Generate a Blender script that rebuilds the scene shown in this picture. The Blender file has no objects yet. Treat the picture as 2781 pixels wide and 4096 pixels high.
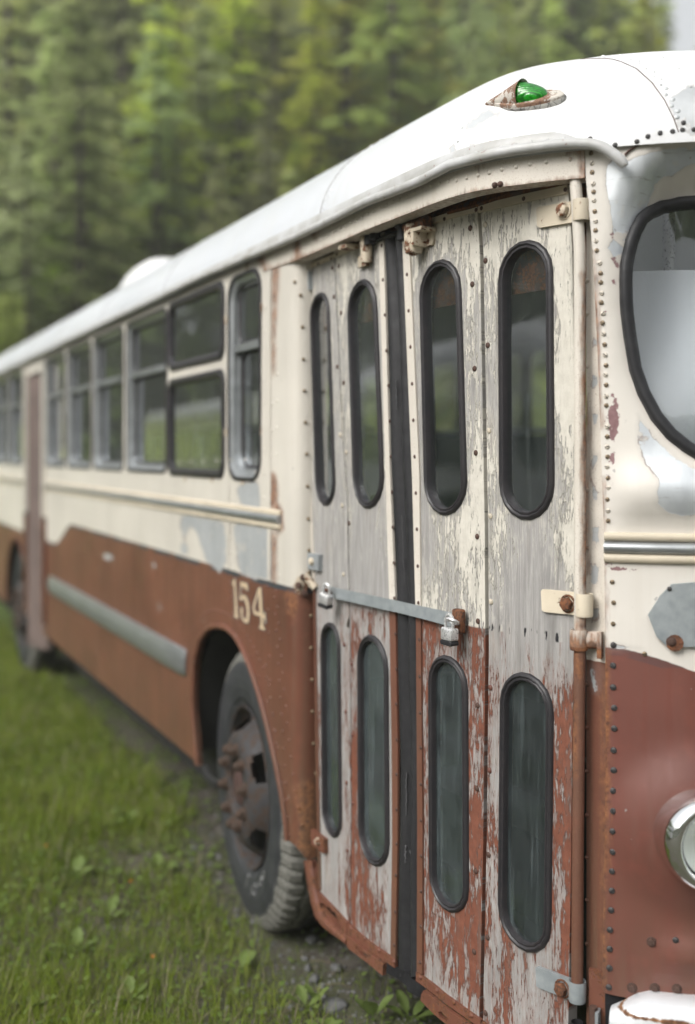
import bpy, math, random
from math import sin, cos, tan, atan, atan2, radians, pi, sqrt, floor, hypot, exp
from mathutils import Vector, Matrix, geometry
from mathutils.bvhtree import BVHTree
random.seed(7)
SC = bpy.context.scene
C = SC.collection
# ------------------------------------------------------------------ camera calibration (photo measured in its own pixels)
F, CX, HY, TH, HC = 4406.0, 1390.5, 1815.0, radians(25.25), 1.76
sT, cT = sin(TH), cos(TH)
ZS = HC - .445                      # height of the cream / red paint border

def dep(X, Y): return X * sT + Y * cT
def project(P):
    d = max(dep(P[0], P[1]), .05)
    return CX + F * (P[0] * cT - P[1] * sT) / d, HY - F * (P[2] - HC) / d, d
def ray(px, py):
    u, v = (px - CX) / F, (HY - py) / F
    return Vector((sT + u * cT, cT - u * sT, v)).normalized()
CAM = Vector((0, 0, HC))

def smooth(a, b, x):
    t = min(1, max(0, (x - a) / (b - a))); return t * t * (3 - 2 * t)

class Plan:
    """a curve seen from above; things stand on it at (s = length along it, z = height, off = distance outwards)"""
    def __init__(self, pts, sub=1):
        P = [Vector(p) for p in pts]; Q = []
        if sub > 1:
            for i in range(len(P) - 1):
                p0 = P[max(i - 1, 0)]; p1 = P[i]; p2 = P[i + 1]; p3 = P[min(i + 2, len(P) - 1)]
                t1 = (p2 - p0).normalized() * (p2 - p1).length; t2 = (p3 - p1).normalized() * (p2 - p1).length
                for k in range(sub):
                    t = k / sub
                    Q.append((2*t**3-3*t*t+1)*p1 + (t**3-2*t*t+t)*t1 + (-2*t**3+3*t*t)*p2 + (t**3-t*t)*t2)
            Q.append(P[-1])
        else: Q = P
        self.P = Q; self.S = [0]
        for i in range(1, len(Q)): self.S.append(self.S[-1] + (Q[i] - Q[i-1]).length)
        T = [(Q[i+1] - Q[i]).normalized() for i in range(len(Q) - 1)]
        self.N = []
        for i in range(len(Q)):
            t = (T[max(i-1, 0)] + T[min(i, len(T)-1)]).normalized()
            self.N.append(Vector((t.y, -t.x)))
        self.end = self.S[-1]
    def at(self, s):
        S = self.S; i = 0; lo, hi = 0, len(S) - 2
        while lo < hi:
            m = (lo + hi + 1) // 2
            if S[m] <= s: lo = m
            else: hi = m - 1
        i = lo; t = (s - S[i]) / (S[i+1] - S[i])
        return self.P[i].lerp(self.P[i+1], t) if 0 <= t <= 1 else self.P[i] + (self.P[i+1]-self.P[i]) * t, self.N[i].lerp(self.N[i+1], min(1, max(0, t))).normalized()
    def pt(self, s, z, off=0):
        p, n = self.at(s); q = p + n * off
        return Vector((q.x, q.y, z))
    def frame(self, s, z, off=0):
        p, n = self.at(s); q = p + n * off
        return Matrix(((-n.y, 0, n.x, q.x), (n.x, 0, n.y, q.y), (0, 1, 0, z), (0, 0, 0, 1)))
    def px(self, x, y, off=0):
        """where the sight line of a photo pixel meets the surface"""
        u = (x - CX) / F; D = Vector((sT + u * cT, cT - u * sT)); best = None
        n = len(self.P)
        for i in range(n - 1):
            a = self.P[i] + self.N[i] * off; b = self.P[i+1] + self.N[i+1] * off; e = b - a
            den = D.x * (-e.y) + D.y * e.x
            if abs(den) < 1e-9: continue
            r = (a.x * (-e.y) + a.y * e.x) / den; t = (D.x * a.y - D.y * a.x) / den
            lo = -3 if i == 0 else -1e-6; hi = 4 if i == n - 2 else 1 + 1e-6
            if r > .1 and lo <= t <= hi and (best is None or r < best[0]):
                best = (r, self.S[i] + t * (self.S[i+1] - self.S[i]))
        return best[1], HC + (HY - y) / F * best[0]
    def pxs(self, pts, off=0): return [self.px(x, y, off) for x, y in pts]

def parent_world(o):
    m = o.matrix_basis.copy()
    if o.parent is not None: m = parent_world(o.parent) @ o.matrix_parent_inverse @ m
    return m
# ------------------------------------------------------------------ mesh builder
class MB:
    def __init__(self): self.v = []; self.f = []; self.uv = []; self.mi = []
    def add(self, vs, fs, uv=None, mi=0, M=None):
        b = len(self.v)
        for i, p in enumerate(vs):
            p = Vector(p)
            if M is not None: p = M @ p
            self.v.append(p); self.uv.append(uv[i] if uv else (p.x + p.y * .7, p.z))
        for f in fs: self.f.append(tuple(b + k for k in f)); self.mi.append(mi)
        return self
    def box(self, sx, sy, sz, M=None, mi=0, bev=0.0):
        x, y, z = sx / 2, sy / 2, sz / 2
        if bev <= 0:
            vs = [(a, b, c) for c in (-z, z) for b in (-y, y) for a in (-x, x)]
            fs = [(0,2,3,1),(4,5,7,6),(0,1,5,4),(2,6,7,3),(0,4,6,2),(1,3,7,5)]
            return self.add(vs, fs, None, mi, M)
        poly = []
        for cx, cy, a0 in ((x-bev, y-bev, 0), (-x+bev, y-bev, 90), (-x+bev, -y+bev, 180), (x-bev, -y+bev, 270)):
            for k in range(4):
                a = radians(a0 + 30 * k); poly.append((cx + bev * cos(a), cy + bev * sin(a)))
        return self.prism(poly, -z, z, M, mi, min(bev, sz * .3))
    def prism(self, poly, z0, z1, M=None, mi=0, bev=0.0):
        n = len(poly); cx = sum(p[0] for p in poly) / n; cy = sum(p[1] for p in poly) / n
        L = [(z0, 1.0)]
        if bev > 0:
            r = max(hypot(p[0]-cx, p[1]-cy) for p in poly); L += [(z1 - bev, 1.0), (z1 - bev*.3, 1 - bev*.3/r), (z1, 1 - bev / r)]
        else: L += [(z1, 1.0)]
        vs = [(cx + (p[0]-cx)*k, cy + (p[1]-cy)*k, z) for z, k in L for p in poly]
        fs = [(j*n+i, j*n+(i+1) % n, (j+1)*n+(i+1) % n, (j+1)*n+i) for j in range(len(L)-1) for i in range(n)]
        fs += [tuple(range(n-1, -1, -1)), tuple((len(L)-1)*n + i for i in range(n))]
        return self.add(vs, fs, None, mi, M)
    def lathe(self, prof, n=24, M=None, mi=0, skip=None, cap=False):
        """profile (r, h) turned about local z"""
        vs = [(r*cos(2*pi*i/n), r*sin(2*pi*i/n), h) for r, h in prof for i in range(n)]
        fs = []
        for j in range(len(prof) - 1):
            for i in range(n):
                if skip and skip(j, i): continue
                fs.append((j*n+i, j*n+(i+1) % n, (j+1)*n+(i+1) % n, (j+1)*n+i))
        if cap: fs.append(tuple((len(prof)-1)*n + i for i in range(n)))
        return self.add(vs, fs, None, mi, M)
    def tube(self, path, r, n=8, closed=False, mi=0, M=None, ry=None, up=None, cap=True):
        P = [Vector(p) for p in path]; m = len(P); vs = []; fs = []
        rr = r if isinstance(r, (list, tuple)) else [r] * m
        for i in range(m):
            t = (P[(i+1) % m] - P[i-1]) if (closed or 0 < i < m-1) else (P[1]-P[0] if i == 0 else P[-1]-P[-2])
            t.normalize(); u = Vector(up) if up else (Vector((0, 0, 1)) if abs(t.z) < .9 else Vector((0, -1, 0)))
            a = t.cross(u).normalized(); b = a.cross(t)
            for k in range(n):
                w = 2*pi*k/n; vs.append(P[i] + a * (cos(w) * rr[i]) + b * (sin(w) * (ry if ry else rr[i])))
        for i in range(m if closed else m - 1):
            j = (i + 1) % m
            for k in range(n): fs.append((i*n+k, i*n+(k+1) % n, j*n+(k+1) % n, j*n+k))
        if not closed and cap: fs += [tuple(range(n-1, -1, -1)), tuple((m-1)*n+k for k in range(n))]
        return self.add(vs, fs, None, mi, M)
    def dome(self, M, r, h, n=8, mi=0, uv=None):
        vs = []; fs = []
        for rr, hh in ((1, 0), (.8, .62), (.42, .93)):
            for k in range(n): vs.append((r*rr*cos(2*pi*k/n), r*rr*sin(2*pi*k/n), h*hh))
        vs.append((0, 0, h))
        for j in range(2):
            for k in range(n): fs.append((j*n+k, j*n+(k+1) % n, (j+1)*n+(k+1) % n, (j+1)*n+k))
        for k in range(n): fs.append((2*n+k, 2*n+(k+1) % n, 3*n))
        return self.add(vs, fs, [uv]*len(vs) if uv else None, mi, M)
    def grid(self, rows, uv=None, mi=0, cu=False):
        n = len(rows[0]); vs = [p for r in rows for p in r]
        fs = [(j*n+i, j*n+(i+1) % n, (j+1)*n+(i+1) % n, (j+1)*n+i) for j in range(len(rows)-1) for i in range(n if cu else n-1)]
        return self.add(vs, fs, uv, mi)
    def split(self):
        """one builder for every connected piece"""
        par = list(range(len(self.v)))
        def find(i):
            while par[i] != i: par[i] = par[par[i]]; i = par[i]
            return i
        for q in self.f:
            for k in q[1:]:
                a, b = find(q[0]), find(k)
                if a != b: par[a] = b
        out = {}
        for q, m in zip(self.f, self.mi): out.setdefault(find(q[0]), []).append((q, m))
        res = []
        for L in out.values():
            o = MB(); ids = {}
            for q, m in L:
                for k in q:
                    if k not in ids: ids[k] = len(o.v); o.v.append(self.v[k]); o.uv.append(self.uv[k])
                o.f.append(tuple(ids[k] for k in q)); o.mi.append(m)
            res.append(o)
        return res
    def build_each(self, name, *a, **k): return [o.build(name, *a, **k) for o in self.split()]
    def build(self, name, mats, parent=None, attrs=None, angle=40, mirror=None, flip=False):
        me = bpy.data.meshes.new(name); v = self.v; f = self.f; mi = self.mi; uv = self.uv
        at = {k: [fn(p, q) for p, q in zip(v, uv)] for k, fn in (attrs or {}).items()}
        if mirror is not None:
            b = len(v); v = v + [Vector((2*mirror - p.x, p.y, p.z)) for p in v]
            f = f + [tuple(b + k for k in reversed(q)) for q in f]; mi = mi + mi; uv = uv + uv
            at = {k: a + a for k, a in at.items()}
        if flip: f = [tuple(reversed(q)) for q in f]
        me.from_pydata([tuple(p) for p in v], [], f)
        for m in (mats if isinstance(mats, (list, tuple)) else [mats]): me.materials.append(m)
        me.polygons.foreach_set('material_index', mi)
        me.polygons.foreach_set('use_smooth', [True] * len(f))
        ul = me.uv_layers.new(name='uv'); buf = []
        for q in f:
            for k in q: buf += [uv[k][0], uv[k][1]]
        if len(buf) == 2 * len(me.loops): ul.data.foreach_set('uv', buf)
        for k, a in at.items():
            me.attributes.new(k, 'FLOAT', 'POINT').data.foreach_set('value', a)
        me.update(); me.set_sharp_from_angle(angle=radians(angle))
        o = bpy.data.objects.new(name, me); C.objects.link(o)
        if parent is not None: o.parent = parent; o.matrix_parent_inverse = parent_world(parent).inverted()
        return o

def tag(o, label=None, cat=None, group=None, kind=None):
    for k, x in (('label', label), ('category', cat), ('group', group), ('kind', kind)):
        if x: o[k] = x
    return o
def empty(name, loc, label=None, cat=None, group=None):
    o = bpy.data.objects.new(name, None); o.empty_display_size = .2; C.objects.link(o); o.location = loc
    bpy.context.view_layer.update()
    return tag(o, label, cat, group)
def copy_tree(o, parent=None):
    c = o.copy(); C.objects.link(c)
    if parent is not None: c.parent = parent; c.matrix_parent_inverse = o.matrix_parent_inverse.copy()
    for ch in list(o.children): copy_tree(ch, c)
    return c

def inside(p, poly):
    x, y = p; r = False; n = len(poly); j = n - 1
    for i in range(n):
        xi, yi = poly[i]; xj, yj = poly[j]
        if (yi > y) != (yj > y) and x < (xj - xi) * (y - yi) / (yj - yi) + xi: r = not r
        j = i
    return r
def resample(poly, step):
    out = []
    for i in range(len(poly)):
        a = Vector(poly[i]); b = Vector(poly[(i+1) % len(poly)]); n = max(1, int((b-a).length / step + .5))
        for k in range(n): out.append(tuple(a.lerp(b, k / n)))
    return out
def sheet(mb, plan, outline, holes=(), step=.03, off=0.0, thick=0.0, mi=0, offfn=None, back=False):
    """a panel lying on a plan curve, with openings; thick turns its edges inwards"""
    loops = [resample(outline, step)] + [resample(h, min(step, .02)) for h in holes]
    V = []; E = []; near = {}
    for lp in loops:
        b = len(V); V += [Vector(p) for p in lp]; E += [(b+i, b+(i+1) % len(lp)) for i in range(len(lp))]
    for p in V: near.setdefault((int(floor(p[0]/step)), int(floor(p[1]/step))), []).append(p)
    nb = len(V)
    xs = [p[0] for p in outline]; ys = [p[1] for p in outline]; gx = min(xs)
    y0, y1 = min(ys), max(ys); row = 0
    y = y0 + step * .5
    while y < y1:
        x = gx + step * (.5 if row % 2 else .25)
        while x < max(xs):
            p = (x, y)
            if inside(p, outline) and not any(inside(p, h) for h in holes):
                k = (int(floor(x/step)), int(floor(y/step)))
                if not any((q[0]-x)**2 + (q[1]-y)**2 < (step*.45)**2 for a in (-1, 0, 1) for c in (-1, 0, 1) for q in near.get((k[0]+a, k[1]+c), ())):
                    V.append(Vector(p))
            x += step
        y += step * .9; row += 1
    r = geometry.delaunay_2d_cdt(V, E, [], 0, 1e-7)
    vs, fs, orig = r[0], r[2], r[3]
    isb = [(not o) or min(o) < nb for o in orig]
    keep = []
    for f in fs:
        if all(isb[k] for k in f):
            c = (sum(vs[k][0] for k in f)/3, sum(vs[k][1] for k in f)/3)
            if not inside(c, outline) or any(inside(c, h) for h in holes): continue
        a, b, c = (vs[k] for k in f[:3])
        if (b-a).cross(c-a) < 0: f = list(reversed(f))
        keep.append(tuple(f))
    fo = offfn or (lambda s, z: 0)
    P = [plan.pt(p[0], p[1], off + fo(p[0], p[1])) for p in vs]
    mb.add(P, keep, [tuple(p) for p in vs], mi)
    if thick:
        cnt = {}
        for f in keep:
            for i in range(len(f)):
                e = (f[i], f[(i+1) % len(f)]); cnt[tuple(sorted(e))] = None if tuple(sorted(e)) in cnt else e
        be = [e for e in cnt.values() if e]; ids = {}; q = []; uvs = []
        for e in be:
            for k in e:
                if k not in ids:
                    ids[k] = len(q)
                    q += [P[k], plan.pt(vs[k][0], vs[k][1], off + fo(vs[k][0], vs[k][1]) - thick)]; uvs += [tuple(vs[k])] * 2
        mb.add(q, [(ids[a], ids[a]+1, ids[b]+1, ids[b]) for a, b in be], uvs, mi)
        if back:
            mb.add([plan.pt(p[0], p[1], off + fo(p[0], p[1]) - thick) for p in vs], [tuple(reversed(f)) for f in keep], [tuple(p) for p in vs], mi)
    return mb
def ring(mb, plan, outer, inner, prof, mi=0):
    """a moulding round an opening: prof = [(0..1 from outer to inner, height)]"""
    n = len(outer); rows = []; uv = []
    for t, h in prof:
        r = []
        for a, b in zip(outer, inner):
            s = a[0] + (b[0]-a[0]) * t; z = a[1] + (b[1]-a[1]) * t
            r.append(plan.pt(s, z, h)); uv.append((s, z))
        rows.append(r)
    return mb.grid(rows, uv, mi, True)
def bar(mb, plan, pts, r, ry, off, n=10, mi=0, cap=True):
    """a half-round moulding following the plan along (s, z) points"""
    return mb.tube([plan.pt(s, z, off) for s, z in pts], r, n, False, mi, None, ry, (0, 0, 1), cap)
def rrect(s0, s1, z0, z1, r, n=5, dz=0.0):
    """rounded rectangle in (s, z)"""
    out = []
    for cx, cy, a0 in ((s1-r, z1-r, 0), (s0+r, z1-r, 90), (s0+r, z0+r, 180), (s1-r, z0+r, 270)):
        for k in range(n+1):
            a = radians(a0 + 90*k/n); out.append((cx + r*cos(a), cy + r*sin(a)))
    return out
def stadium(st, sb, zt, zb, w, n=9, zsq=1.0):
    """upright window with round ends, leaning from st (top) to sb (bottom)"""
    out = []
    for k in range(n+1):
        a = pi*k/n; out.append((st + w*cos(a), zt - w*zsq + w*zsq*sin(a)))
    for k in range(1, 6):
        t = k/6; out.append((st - w + (sb-st)*t, zt - w*zsq + (zb - zt + 2*w*zsq)*t))
    for k in range(n+1):
        a = pi + pi*k/n; out.append((sb + w*cos(a), zb + w*zsq + w*zsq*sin(a)))
    for k in range(1, 6):
        t = k/6; out.append((sb + w + (st-sb)*t, zb + w*zsq + (zt - zb - 2*w*zsq)*t))
    return out
def segd(p, a, b):
    ax, ay = a; bx, by = b; px, py = p; dx, dy = bx-ax, by-ay; L = dx*dx+dy*dy
    t = 0 if L == 0 else max(0, min(1, ((px-ax)*dx + (py-ay)*dy)/L))
    return hypot(px-ax-t*dx, py-ay-t*dy)
def sdf(polys, reach=150.):
    """signed distance (metres, inside positive) of a surface point to outlines of wear measured on the photo"""
    bb = [(min(p[0] for p in q)-reach, max(p[0] for p in q)+reach, min(p[1] for p in q)-reach, max(p[1] for p in q)+reach) for q in polys]
    def fn(P, uv):
        x, y, d = project(P); best = -reach
        for q, b in zip(polys, bb):
            if b[0] < x < b[1] and b[2] < y < b[3]:
                m = min(segd((x, y), q[i-1], q[i]) for i in range(len(q)))
                if inside((x, y), q): best = max(best, m)
                else: best = max(best, -m)
        return best * d / F
    return fn
NEG = lambda P, uv: -1.0
RED = lambda P, uv: ZS - P[2]
# ------------------------------------------------------------------ materials
class G:
    def __init__(s, name):
        s.m = bpy.data.materials.new(name); s.m.use_nodes = True; s.t = s.m.node_tree; s.t.nodes.clear()
        s.out = s.t.nodes.new('ShaderNodeOutputMaterial')
    def n(s, typ, ins=None, **kw):
        d = s.t.nodes.new('ShaderNode' + typ)
        for k, v in kw.items(): setattr(d, k, v)
        for k, v in (ins or {}).items():
            sk = d.inputs[k]
            if isinstance(v, bpy.types.NodeSocket): s.t.links.new(v, sk)
            elif isinstance(v, (tuple, list)) and len(v) == 3 and sk.type == 'RGBA': sk.default_value = (*v, 1)
            else: sk.default_value = v
        return d
    def m_(s, op, a, b=0.0, c=0.0, clamp=False): return s.n('Math', {0: a, 1: b, 2: c}, operation=op, use_clamp=clamp).outputs[0]
    def add(s, a, b): return s.m_('ADD', a, b)
    def mul(s, a, b): return s.m_('MULTIPLY', a, b)
    def mr(s, v, a, b, c=0.0, d=1.0): return s.n('MapRange', {0: v, 1: a, 2: b, 3: c, 4: d}).outputs[0]
    def mix(s, f, a, b): return s.n('Mix', {0: f, 6: a, 7: b}, data_type='RGBA').outputs[2]
    def attr(s, k): return s.n('Attribute', attribute_name=k).outputs['Fac']
    def uv(s): return s.n('UVMap', uv_map='uv').outputs[0]
    def obj(s): return s.n('TexCoord').outputs['Object']
    def sc(s, v, x, y, z=1.0, loc=(0, 0, 0)): return s.n('Mapping', {'Vector': v, 'Scale': (x, y, z), 'Location': loc}).outputs[0]
    def noise(s, v, scale, det=4., rough=.55, dist=0.): return s.n('TexNoise', {'Vector': v, 'Scale': scale, 'Detail': det, 'Roughness': rough, 'Distortion': dist}).outputs[0]
    def vor(s, v, scale, feat='F1', out=0): return s.n('TexVoronoi', {'Vector': v, 'Scale': scale}, feature=feat).outputs[out]
    def bump(s, h, strength=.3, dist=.01, nrm=None):
        i = {'Height': h, 'Strength': strength, 'Distance': dist}
        if nrm is not None: i['Normal'] = nrm
        return s.n('Bump', i).outputs[0]
    def bsdf(s, col, rough=.5, metal=0., nrm=None, **kw):
        i = {'Base Color': col, 'Roughness': rough, 'Metallic': metal}
        if nrm is not None: i['Normal'] = nrm
        i.update({k.replace('_', ' '): v for k, v in kw.items()})
        return s.n('BsdfPrincipled', i).outputs[0]
    def done(s, sh):
        s.t.links.new(sh, s.out.inputs[0]); return s.m

CREAM, REDC, GREYM = (.605, .57, .505), (.152, .060, .037), (.33, .345, .36)

def simple(name, col, rough=.5, metal=0., var=.25, scale=30., bump=.0, spec=.5, two=None):
    g = G(name); v = g.obj(); n = g.noise(v, scale, 5); n2 = g.noise(v, scale*.17, 3)
    c2 = two or tuple(x*(1-var) for x in col)
    c = g.mix(g.mr(g.add(g.mul(n, .6), g.mul(n2, .4)), .35, .65), c2, col)
    return g.done(g.bsdf(c, g.mr(n, .3, .7, rough*.8, min(1, rough*1.2)), metal, g.bump(n, bump, .004) if bump else None, Specular_IOR_Level=spec))

def rusty(name, paint, amt, rough=.55, metal=0., r1=(.05, .024, .016), r2=(.20, .075, .03)):
    """paint with rust breaking through: amt 0..1"""
    g = G(name); v = g.obj(); n = g.noise(v, 28, 8, .65); n2 = g.noise(v, 130, 4, .6); nb = g.noise(v, 6, 3)
    r = g.mr(g.add(g.mul(n, .75), g.mul(n2, .25)), .66 - amt*.36, .70 - amt*.36)
    rc = g.mix(g.mr(n2, .35, .65), r1, r2)
    pc = g.mix(g.mr(nb, .3, .7), tuple(x*.78 for x in paint), paint)
    c = g.mix(r, pc, rc)
    return g.done(g.bsdf(c, g.mr(r, 0, 1, rough, .85), metal, g.bump(g.add(g.mul(r, -.5), g.mul(n2, .3)), .5, .003)))

def body_paint(name, cream=CREAM, red=REDC, rough=.42, speckle=.0, bluealu=False, streak=.5, line=1.):
    """old enamel: cream over red oxide, bare metal where it has flaked, primer at the flakes, rust"""
    g = G(name); uv = g.uv(); P = g.obj()
    nf = g.noise(P, 60, 6, .65); nm = g.noise(P, 14, 5, .6); nl = g.noise(P, 2.2, 3)
    st = g.noise(g.sc(uv, 40, 1.2), 1., 4, .6)
    jag = g.add(g.mul(g.add(nf, -.5), .016), g.mul(g.add(nm, -.5), .03))
    redm = g.mr(g.add(g.attr('red'), g.mul(g.add(nf, -.5), .006)), -.001, .001)
    cr = g.mix(g.mr(nl, .3, .7), tuple(x*.88 for x in cream), tuple(min(1, x*1.03) for x in cream))
    cr = g.mix(g.mul(g.mr(st, .52, .75), streak*.55), cr, (.42, .36, .27))
    rd = g.mix(g.mr(nl, .3, .7), tuple(x*.7 for x in red), tuple(x*1.12 for x in red))
    rd = g.mix(g.mul(g.mr(st, .45, .75), streak), rd, (red[0]*.72, red[1]*1.15, red[2]*1.1))
    rd = g.mix(g.mul(g.mr(nm, .55, .72), .4), rd, (red[0]*1.35, red[1]*1.25, red[2]*1.2))
    c = g.mix(redm, cr, rd)
    if line:
        ln = g.mul(g.mr(g.attr('red'), -.002, .0), g.mr(g.attr('red'), .017, .019, 1, 0))
        ln = g.mul(g.mul(ln, line), g.mr(g.noise(g.sc(uv, 6, 30), 1., 3), .42, .5))
        c = g.mix(ln, c, (.045, .05, .06))
    if speckle:
        sp = g.mul(g.mr(g.noise(P, 420, 2, .5), .62, .70), g.mr(nl, .35, .6, .2, 1))
        c = g.mix(g.mul(sp, speckle), c, (.22, .13, .08))
    d1 = g.add(g.attr('bare'), g.mul(jag, .7))
    prim = g.mr(g.add(g.add(g.attr('prim'), .002), g.mul(g.add(nf, -.5), .030)), -.0008, .0008)
    edge = g.mr(g.add(d1, g.mul(g.mr(nm, .5, .6), .003)), -.0005, .0005)
    c = g.mix(prim, c, g.mix(g.mr(nf, .3, .7), (.17, .085, .09), (.27, .16, .16)))
    c = g.mix(g.mul(edge, .55), c, (.16, .09, .085))
    bare = g.mr(d1, -.0008, .0008)
    edge = g.m_('MAXIMUM', edge, g.mul(g.mr(nf, .62, .68), g.mr(d1, -.02, 0)))
    c = g.mix(g.mul(g.mr(d1, -.012, .0), .22), c, (.25, .24, .23))
    bc = g.mix(g.mr(g.noise(g.sc(P, 5, 5, 2), 1.5, 5, .6), .35, .65), (.46, .49, .52) if bluealu else (.34, .355, .36), (.68, .71, .73) if bluealu else (.41, .425, .43))
    scr_ = g.mul(g.mr(g.noise(g.sc(P, 8, 8, 90), 1., 5, .7), .60, .66), .45); bc = g.mix(scr_, bc, (.22, .20, .185)); bc = g.mix(g.mul(g.mr(nm, .58, .66), .35), bc, (.62, .57, .48))
    c = g.mix(bare, c, bc)
    rs = g.add(g.attr('rust'), g.mul(g.add(g.noise(g.sc(P, 90, 90, 16), 1., 6, .65), -.5), .034))
    rs2 = g.mr(rs, -.012, .004, 0, 1)
    c = g.mix(g.mul(rs2, .9), c, g.mix(g.mr(nf, .35, .65), (.075, .03, .018), (.30, .125, .05)))
    chips = g.mr(g.noise(P, 33, 3, .5), .735, .75)
    c = g.mix(g.mul(chips, .7), c, (.30, .29, .28))
    zz = g.n('SeparateXYZ', {0: P}).outputs[2]
    mud = g.mul(g.mr(g.add(zz, g.mul(g.add(nm, -.5), .5)), 1.02, .52), g.mr(st, .35, .7, .25, .8))
    c = g.mix(g.mul(mud, .42), c, (.115, .085, .048))
    h = g.add(g.mul(bare, -.6), g.add(g.mul(prim, -.3), g.mul(nl, .5)))
    nb = g.bump(g.add(h, g.mul(rs2, g.mul(nf, .8))), .35, .004)
    rgh = g.mix(bare, g.mr(st, .3, .7, rough*.85, rough*1.25), (.38, .38, .38) if bluealu else (.5, .5, .5))
    return g.done(g.bsdf(c, g.mix(rs2, rgh, (.85, .85, .85)), g.mul(bare, .35 if bluealu else .1), nb, Specular_IOR_Level=.45))

def wood_mat():
    g = G('weathered_painted_wood'); uv = g.uv(); red = g.attr('red'); cov = g.attr('cov')
    gr1 = g.noise(g.sc(uv, 260, 7), 1., 6, .65, .3); gr2 = g.noise(g.sc(uv, 38, 3.0), 1., 6, .65, 1.2); gl = g.noise(g.sc(uv, 9, 3.2), 1., 4, .6)
    wd = g.mix(g.mr(g.add(g.mul(gr2, .5), g.mul(gl, .5)), .34, .64), (.26, .25, .24), (.50, .485, .465))
    wd = g.mix(g.mr(gr1, .36, .66), g.mix(.32, wd, (.12, .11, .105)), wd)
    wd = g.mix(g.mr(gl, .47, .70, 0, .6), wd, (.19, .185, .18))
    wd = g.mix(g.mul(g.mr(gl, .42, .3), .5), wd, (.46, .42, .37))
    rs = g.mr(g.add(red, g.mul(g.add(gl, -.5), .25)), -.02, .06)
    pm = g.add(g.mul(g.noise(g.sc(uv, 30, 5.5), 1., 9, .76, .5), .58), g.mul(g.noise(g.sc(uv, 150, 24), 1., 6, .72), .42))
    pm = g.mr(pm, .33, .67)
    gv = g.noise(g.sc(uv, 5, 1.7), 1., 4, .6); d = g.m_('SUBTRACT', g.add(cov, g.mul(g.add(gv, -.5), .75)), pm)
    mask = g.mr(d, -.006, .01)
    nf = g.noise(uv, 40, 5, .6)
    crm = g.mix(g.mr(nf, .3, .7), (.56, .53, .465), (.67, .64, .565))
    rdc = g.mix(g.mr(nf, .3, .7), (.155, .058, .037), (.225, .086, .054))
    pc = g.mix(g.mr(g.add(red, g.mul(g.add(nf, -.5), .008)), -.002, .002), crm, rdc)
    crk = g.mr(g.noise(g.sc(uv, 330, 26), 1., 3, .6), .34, .30)
    pc = g.mix(g.mul(crk, .6), pc, (.2, .17, .14))
    film = g.mul(g.mul(g.mr(d, -.30, -.01), g.mr(gr1, .40, .58)), .75); c = g.mix(g.m_('MAXIMUM', mask, film), wd, pc)
    bl = g.mul(g.mul(g.mr(red, -.022, -.018), g.mr(red, .0, .004, 1, 0)), g.mr(g.noise(g.sc(uv, 60, 12), 1., 3), .56, .6))
    c = g.mix(bl, c, (.02, .02, .024))
    edge = g.mul(g.mr(d, -.05, -.004), g.mr(d, -.003, .0, 1, 0))  # dark rim round the flakes: their edge shadow put into the colour
    c = g.mix(g.mul(edge, .6), c, (.10, .09, .08)); stn = g.mul(g.mr(g.noise(g.sc(uv, 30, 2.5), 1., 4), .56, .72), .45); c = g.mix(stn, c, (.14, .13, .115))
    h = g.add(g.mul(mask, .7), g.add(g.mul(gr1, .55), g.mul(gr2, .3)))
    return g.done(g.bsdf(c, g.mr(mask, 0, 1, .9, .6), 0., g.bump(h, 1., .0045), Specular_IOR_Level=.25))

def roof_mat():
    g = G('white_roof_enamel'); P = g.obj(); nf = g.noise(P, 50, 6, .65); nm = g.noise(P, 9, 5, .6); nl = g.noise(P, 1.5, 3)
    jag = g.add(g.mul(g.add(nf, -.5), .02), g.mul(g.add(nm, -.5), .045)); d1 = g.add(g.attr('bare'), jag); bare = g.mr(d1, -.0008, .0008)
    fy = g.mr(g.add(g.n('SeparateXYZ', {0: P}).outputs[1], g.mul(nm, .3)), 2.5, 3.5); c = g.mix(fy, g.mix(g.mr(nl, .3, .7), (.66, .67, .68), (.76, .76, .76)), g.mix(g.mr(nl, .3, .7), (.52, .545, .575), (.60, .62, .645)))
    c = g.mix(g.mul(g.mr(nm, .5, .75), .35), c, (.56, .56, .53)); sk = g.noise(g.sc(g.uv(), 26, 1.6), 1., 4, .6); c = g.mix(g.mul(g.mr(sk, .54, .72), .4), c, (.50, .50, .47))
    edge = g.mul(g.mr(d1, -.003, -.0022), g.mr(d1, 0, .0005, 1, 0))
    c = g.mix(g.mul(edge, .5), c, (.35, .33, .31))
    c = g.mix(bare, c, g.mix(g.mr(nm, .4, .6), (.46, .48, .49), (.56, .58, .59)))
    return g.done(g.bsdf(c, g.mr(bare, 0, 1, .32, .45), g.mul(bare, .3), g.bump(g.add(g.mul(bare, -.5), g.mul(nl, .5)), .3, .004)))

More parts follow.
